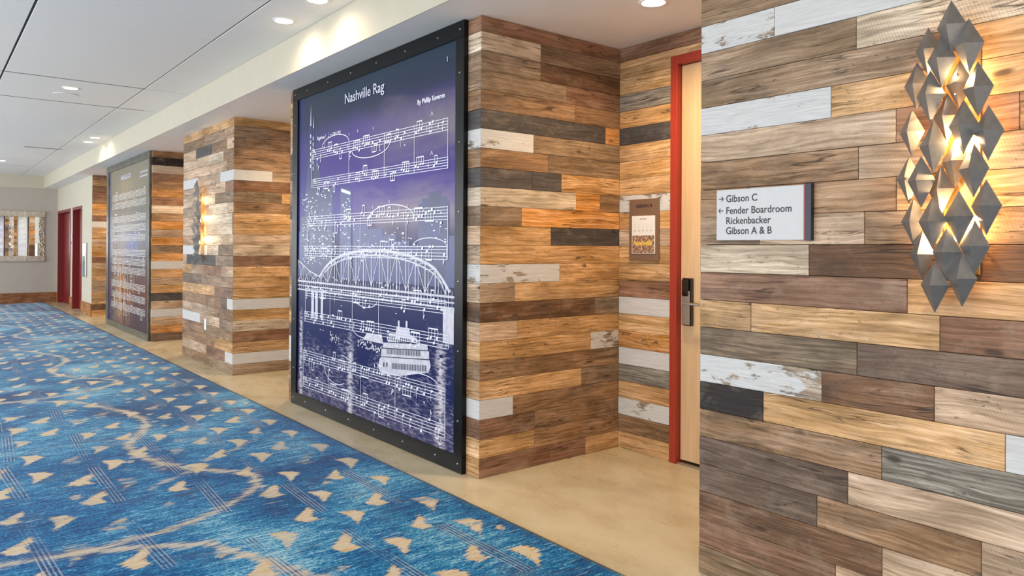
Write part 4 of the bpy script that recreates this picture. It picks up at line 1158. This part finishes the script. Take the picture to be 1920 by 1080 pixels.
lettering('card_lettering', 'Nashville', 0.042, simple('yellow_script', (236, 196, 90), 0.5), t, (-0.0212, -0.040, 0.098), bold=0.0012, depth=0.0003, shear=0.3)
mesh('card_heading', [(-0.0208, -a, b) for a, b in ((0.095, 0.262), (0.150, 0.262), (0.150, 0.268), (0.095, 0.268))], [(0, 1, 2, 3)], simple('grey_ink', (150, 146, 140), 0.5), t)
sk = Ink()
for i in range(5):
    c_ = 0.055+i*0.033; sk.curve([(c_, 0.18), (c_+0.004, 0.215), (c_-0.003, 0.235)], 0.0012); sk.ell((c_, 0.19), 0.006, 0.004)
mesh('card_drawing', [(-0.0208, -a, b) for a, b in sk.v], sk.f, simple('pale_ink', (170, 164, 154), 0.5), t)['kind'] = 'stuff'

t = thing('wall_outlet', 'small white electrical outlet plate low on the wooden column', 'outlet', (0, 8.527, 0.443))
g = box_geo(-0.008, -0.002, -0.036, 0.036, -0.060, 0.060, 0.002); mesh('cover_plate', g[0], g[1], white_plastic, t)
for dz in (-0.022, 0.022):
    g = box_geo(-0.0098, -0.0078, -0.016, 0.016, dz-0.014, dz+0.014, 0.001); mesh('socket', g[0], g[1], white_plastic, t)

t = thing('steel_wall_cabinet', 'tall stainless steel recessed cabinet cover on the beige wall', 'cabinet', (0, 16.24, 1.04))
g = box_geo(-0.03, -0.002, -0.17, 0.17, -0.325, 0.325, 0.006); mesh('cover', g[0], g[1], steel, t)
g = box_geo(-0.034, -0.0302, -0.135, 0.135, -0.29, 0.29, 0.001); mesh('front_panel', g[0], g[1], simple('blue_grey_glass', (150, 170, 190), 0.1, metal=0.6), t)
t = thing('wall_sign', 'small grey wall plate between the two red doors', 'sign', (0, 17.95, 1.45))
g = box_geo(-0.010, -0.002, -0.08, 0.08, -0.12, 0.12, 0.002); mesh('plate', g[0], g[1], simple('grey_plate', (176, 170, 164), 0.4), t)
g = box_geo(-0.012, -0.0102, -0.06, 0.06, -0.10, -0.06, 0.0005); mesh('plate_band', g[0], g[1], sign_k, t)

# ------------------------------------------------------------------ mirror on the end wall
mx0, mx1, mz0, mz1, fw = -2.05, -0.25, 0.945, 2.087, 0.125
t = thing('wall_mirror', 'wide mirror in silver mosaic frame on the end wall', 'mirror', ((mx0+mx1)/2, YE, (mz0+mz1)/2))
mm = NT('mirror_silver'); mm.b.inputs['Metallic'].default_value = 1.0; mm.b.inputs['Roughness'].default_value = 0.01
tcm = mm.new('ShaderNodeTexCoord'); mm.lk(mm.ramp(mm.noise(tcm.outputs['Object'], 3, 2), [(0, (0.88, 0.90, 0.92, 1)), (1, (0.92, 0.93, 0.94, 1))]), mm.b.inputs['Base Color'])
hw, hh_ = (mx1-mx0)/2, (mz1-mz0)/2
g = box_geo(-hw+fw-0.004, hw-fw+0.004, -0.022, -0.004, -hh_+fw-0.004, hh_-fw+0.004); mesh('mirror_glass', g[0], g[1], mm.m, t)
g = box_geo(-hw, hw, -0.012, -0.0005, -hh_, hh_); mesh('frame_backing', g[0], g[1], steel, t)
silver = simple('antiqued_silver_tile', (205, 198, 182), 0.3, metal=0.75, grain=0.2, gscale=18)
nseg = 9
for i in range(nseg):
    a = -hw+i*(2*hw)/nseg; b = a+2*hw/nseg
    for z0, z1 in ((-hh_, -hh_+fw), (hh_-fw, hh_)):
        g = box_geo(a+0.001, b-0.001, -0.040-random.uniform(0, 0.003), -0.0125, z0, z1, 0.003); mesh('frame_tile', g[0], g[1], silver, t)
bead = MB()
rng = random.Random(9)
for side in (-1, 1):
    for i in range(5):
        for j in range(36):
            a = side*(hw-fw+0.004+(i+0.5)*(fw-0.006)/5); b = -hh_+fw+(j+0.5)*(2*hh_-2*fw)/36
            s_ = 0.0105; d = 0.016+rng.uniform(0, 0.014)
            vv_ = [(a-s_, -0.0125, b-s_), (a+s_, -0.0125, b-s_), (a+s_, -0.0125, b+s_), (a-s_, -0.0125, b+s_), (a+rng.uniform(-.006, .006), -0.0125-d, b+rng.uniform(-.006, .006))]
            bead.add(vv_, [(0, 1, 4), (1, 2, 4), (2, 3, 4), (3, 0, 4), (3, 2, 1, 0)])
o = bead.build('mosaic_beads', simple('mirror_mosaic', (224, 218, 206), 0.12, metal=0.95), t); o['kind'] = 'stuff'

# ------------------------------------------------------------------ ceiling lights
lamp_m = emis('downlight_glow', (1.0, 0.93, 0.82), 12.0)
WARM = (1.0, 0.80, 0.55)
def downlight(x, y, z, label, group, power, target=None, ang=115, col=WARM, r=0.062):
    t = thing('downlight', label, 'ceiling light', (x, y, z), group)
    n = 28; vs_ = []; fs = []
    prof = [(r*1.28, 0.0), (r*1.25, -0.005), (r*1.02, -0.005), (r, -0.001)]
    for rr, zz in prof: vs_ += [(rr*math.cos(2*PI*i/n), rr*math.sin(2*PI*i/n), zz-0.001) for i in range(n)]
    for k_ in range(len(prof)-1):
        for i in range(n): fs.append((k_*n+i, k_*n+(i+1) % n, (k_+1)*n+(i+1) % n, (k_+1)*n+i))
    mesh('trim_ring', vs_, fs, white_plastic, t, True)
    MB().cyl((0, 0, -0.0035), r, 0.002, 'z', 28).build('lens', lamp_m, t)
    if power:
        tg = target or (x, y, 0)
        spot('downlight_beam', (x, y, z-0.02), tg, power, col, ang, 1.0, 0.06)
for i, yy in enumerate((4.529, 5.094)):
    downlight(-0.478, yy, H2, ('nearer' if i == 0 else 'farther')+' round downlight of the pair above the nearest music print', 'paired downlights by the fascia', 24, (-0.478, yy, 0), 174)
for i, yy in enumerate((12.368, 12.939)):
    downlight(-0.478, yy, H2, ('nearer' if i == 0 else 'farther')+' round downlight of the pair above the farther print', 'paired downlights by the fascia', 24, (-0.478, yy, 0), 174)
for i, (yy, lb) in enumerate(((0.44, 'single round downlight in the ceiling over the nearest carpet'), (8.65, 'single round downlight between two dark ceiling slots'), (16.86, 'farthest single round downlight near the end wall'))):
    downlight(-1.295, yy, H2, lb, 'single downlights along the corridor', 30)
alc = [(2.625, 'round downlight in the alcove before the wooden door'), (6.885, 'round downlight over the alcove behind the nearest print'), (10.24, 'round downlight over the alcove past the wooden column'), (14.86, 'round downlight over the alcove past the farther print')]
for yy, lb in alc: downlight(0.58, yy, H, lb, 'alcove downlights', 120, (0.58, yy, 0), 160, (1.0, 0.73, 0.43))
t = thing('ceiling_speaker', 'flush round white ceiling speaker behind the single downlight', 'speaker', (-1.29, 9.05, H2))
MB().cyl((0, 0, -0.006), 0.11, 0.005, 'z', 32, 0.115).build('grille', tile_m, t)
t = thing('ceiling_vent', 'small slotted air diffuser in the far ceiling', 'vent', (-0.93, 14.2, H2))
g = box_geo(-0.28, 0.28, -0.055, 0.055, -0.006, -0.001, 0.001); mesh('vent_frame', g[0], g[1], tile_m, t)
for dy in (-0.025, 0.0, 0.025):
    g = box_geo(-0.26, 0.26, dy-0.006, dy+0.006, -0.0075, -0.006); mesh('slat', g[0], g[1], simple('vent_dark', (90, 90, 90), 0.6), t)
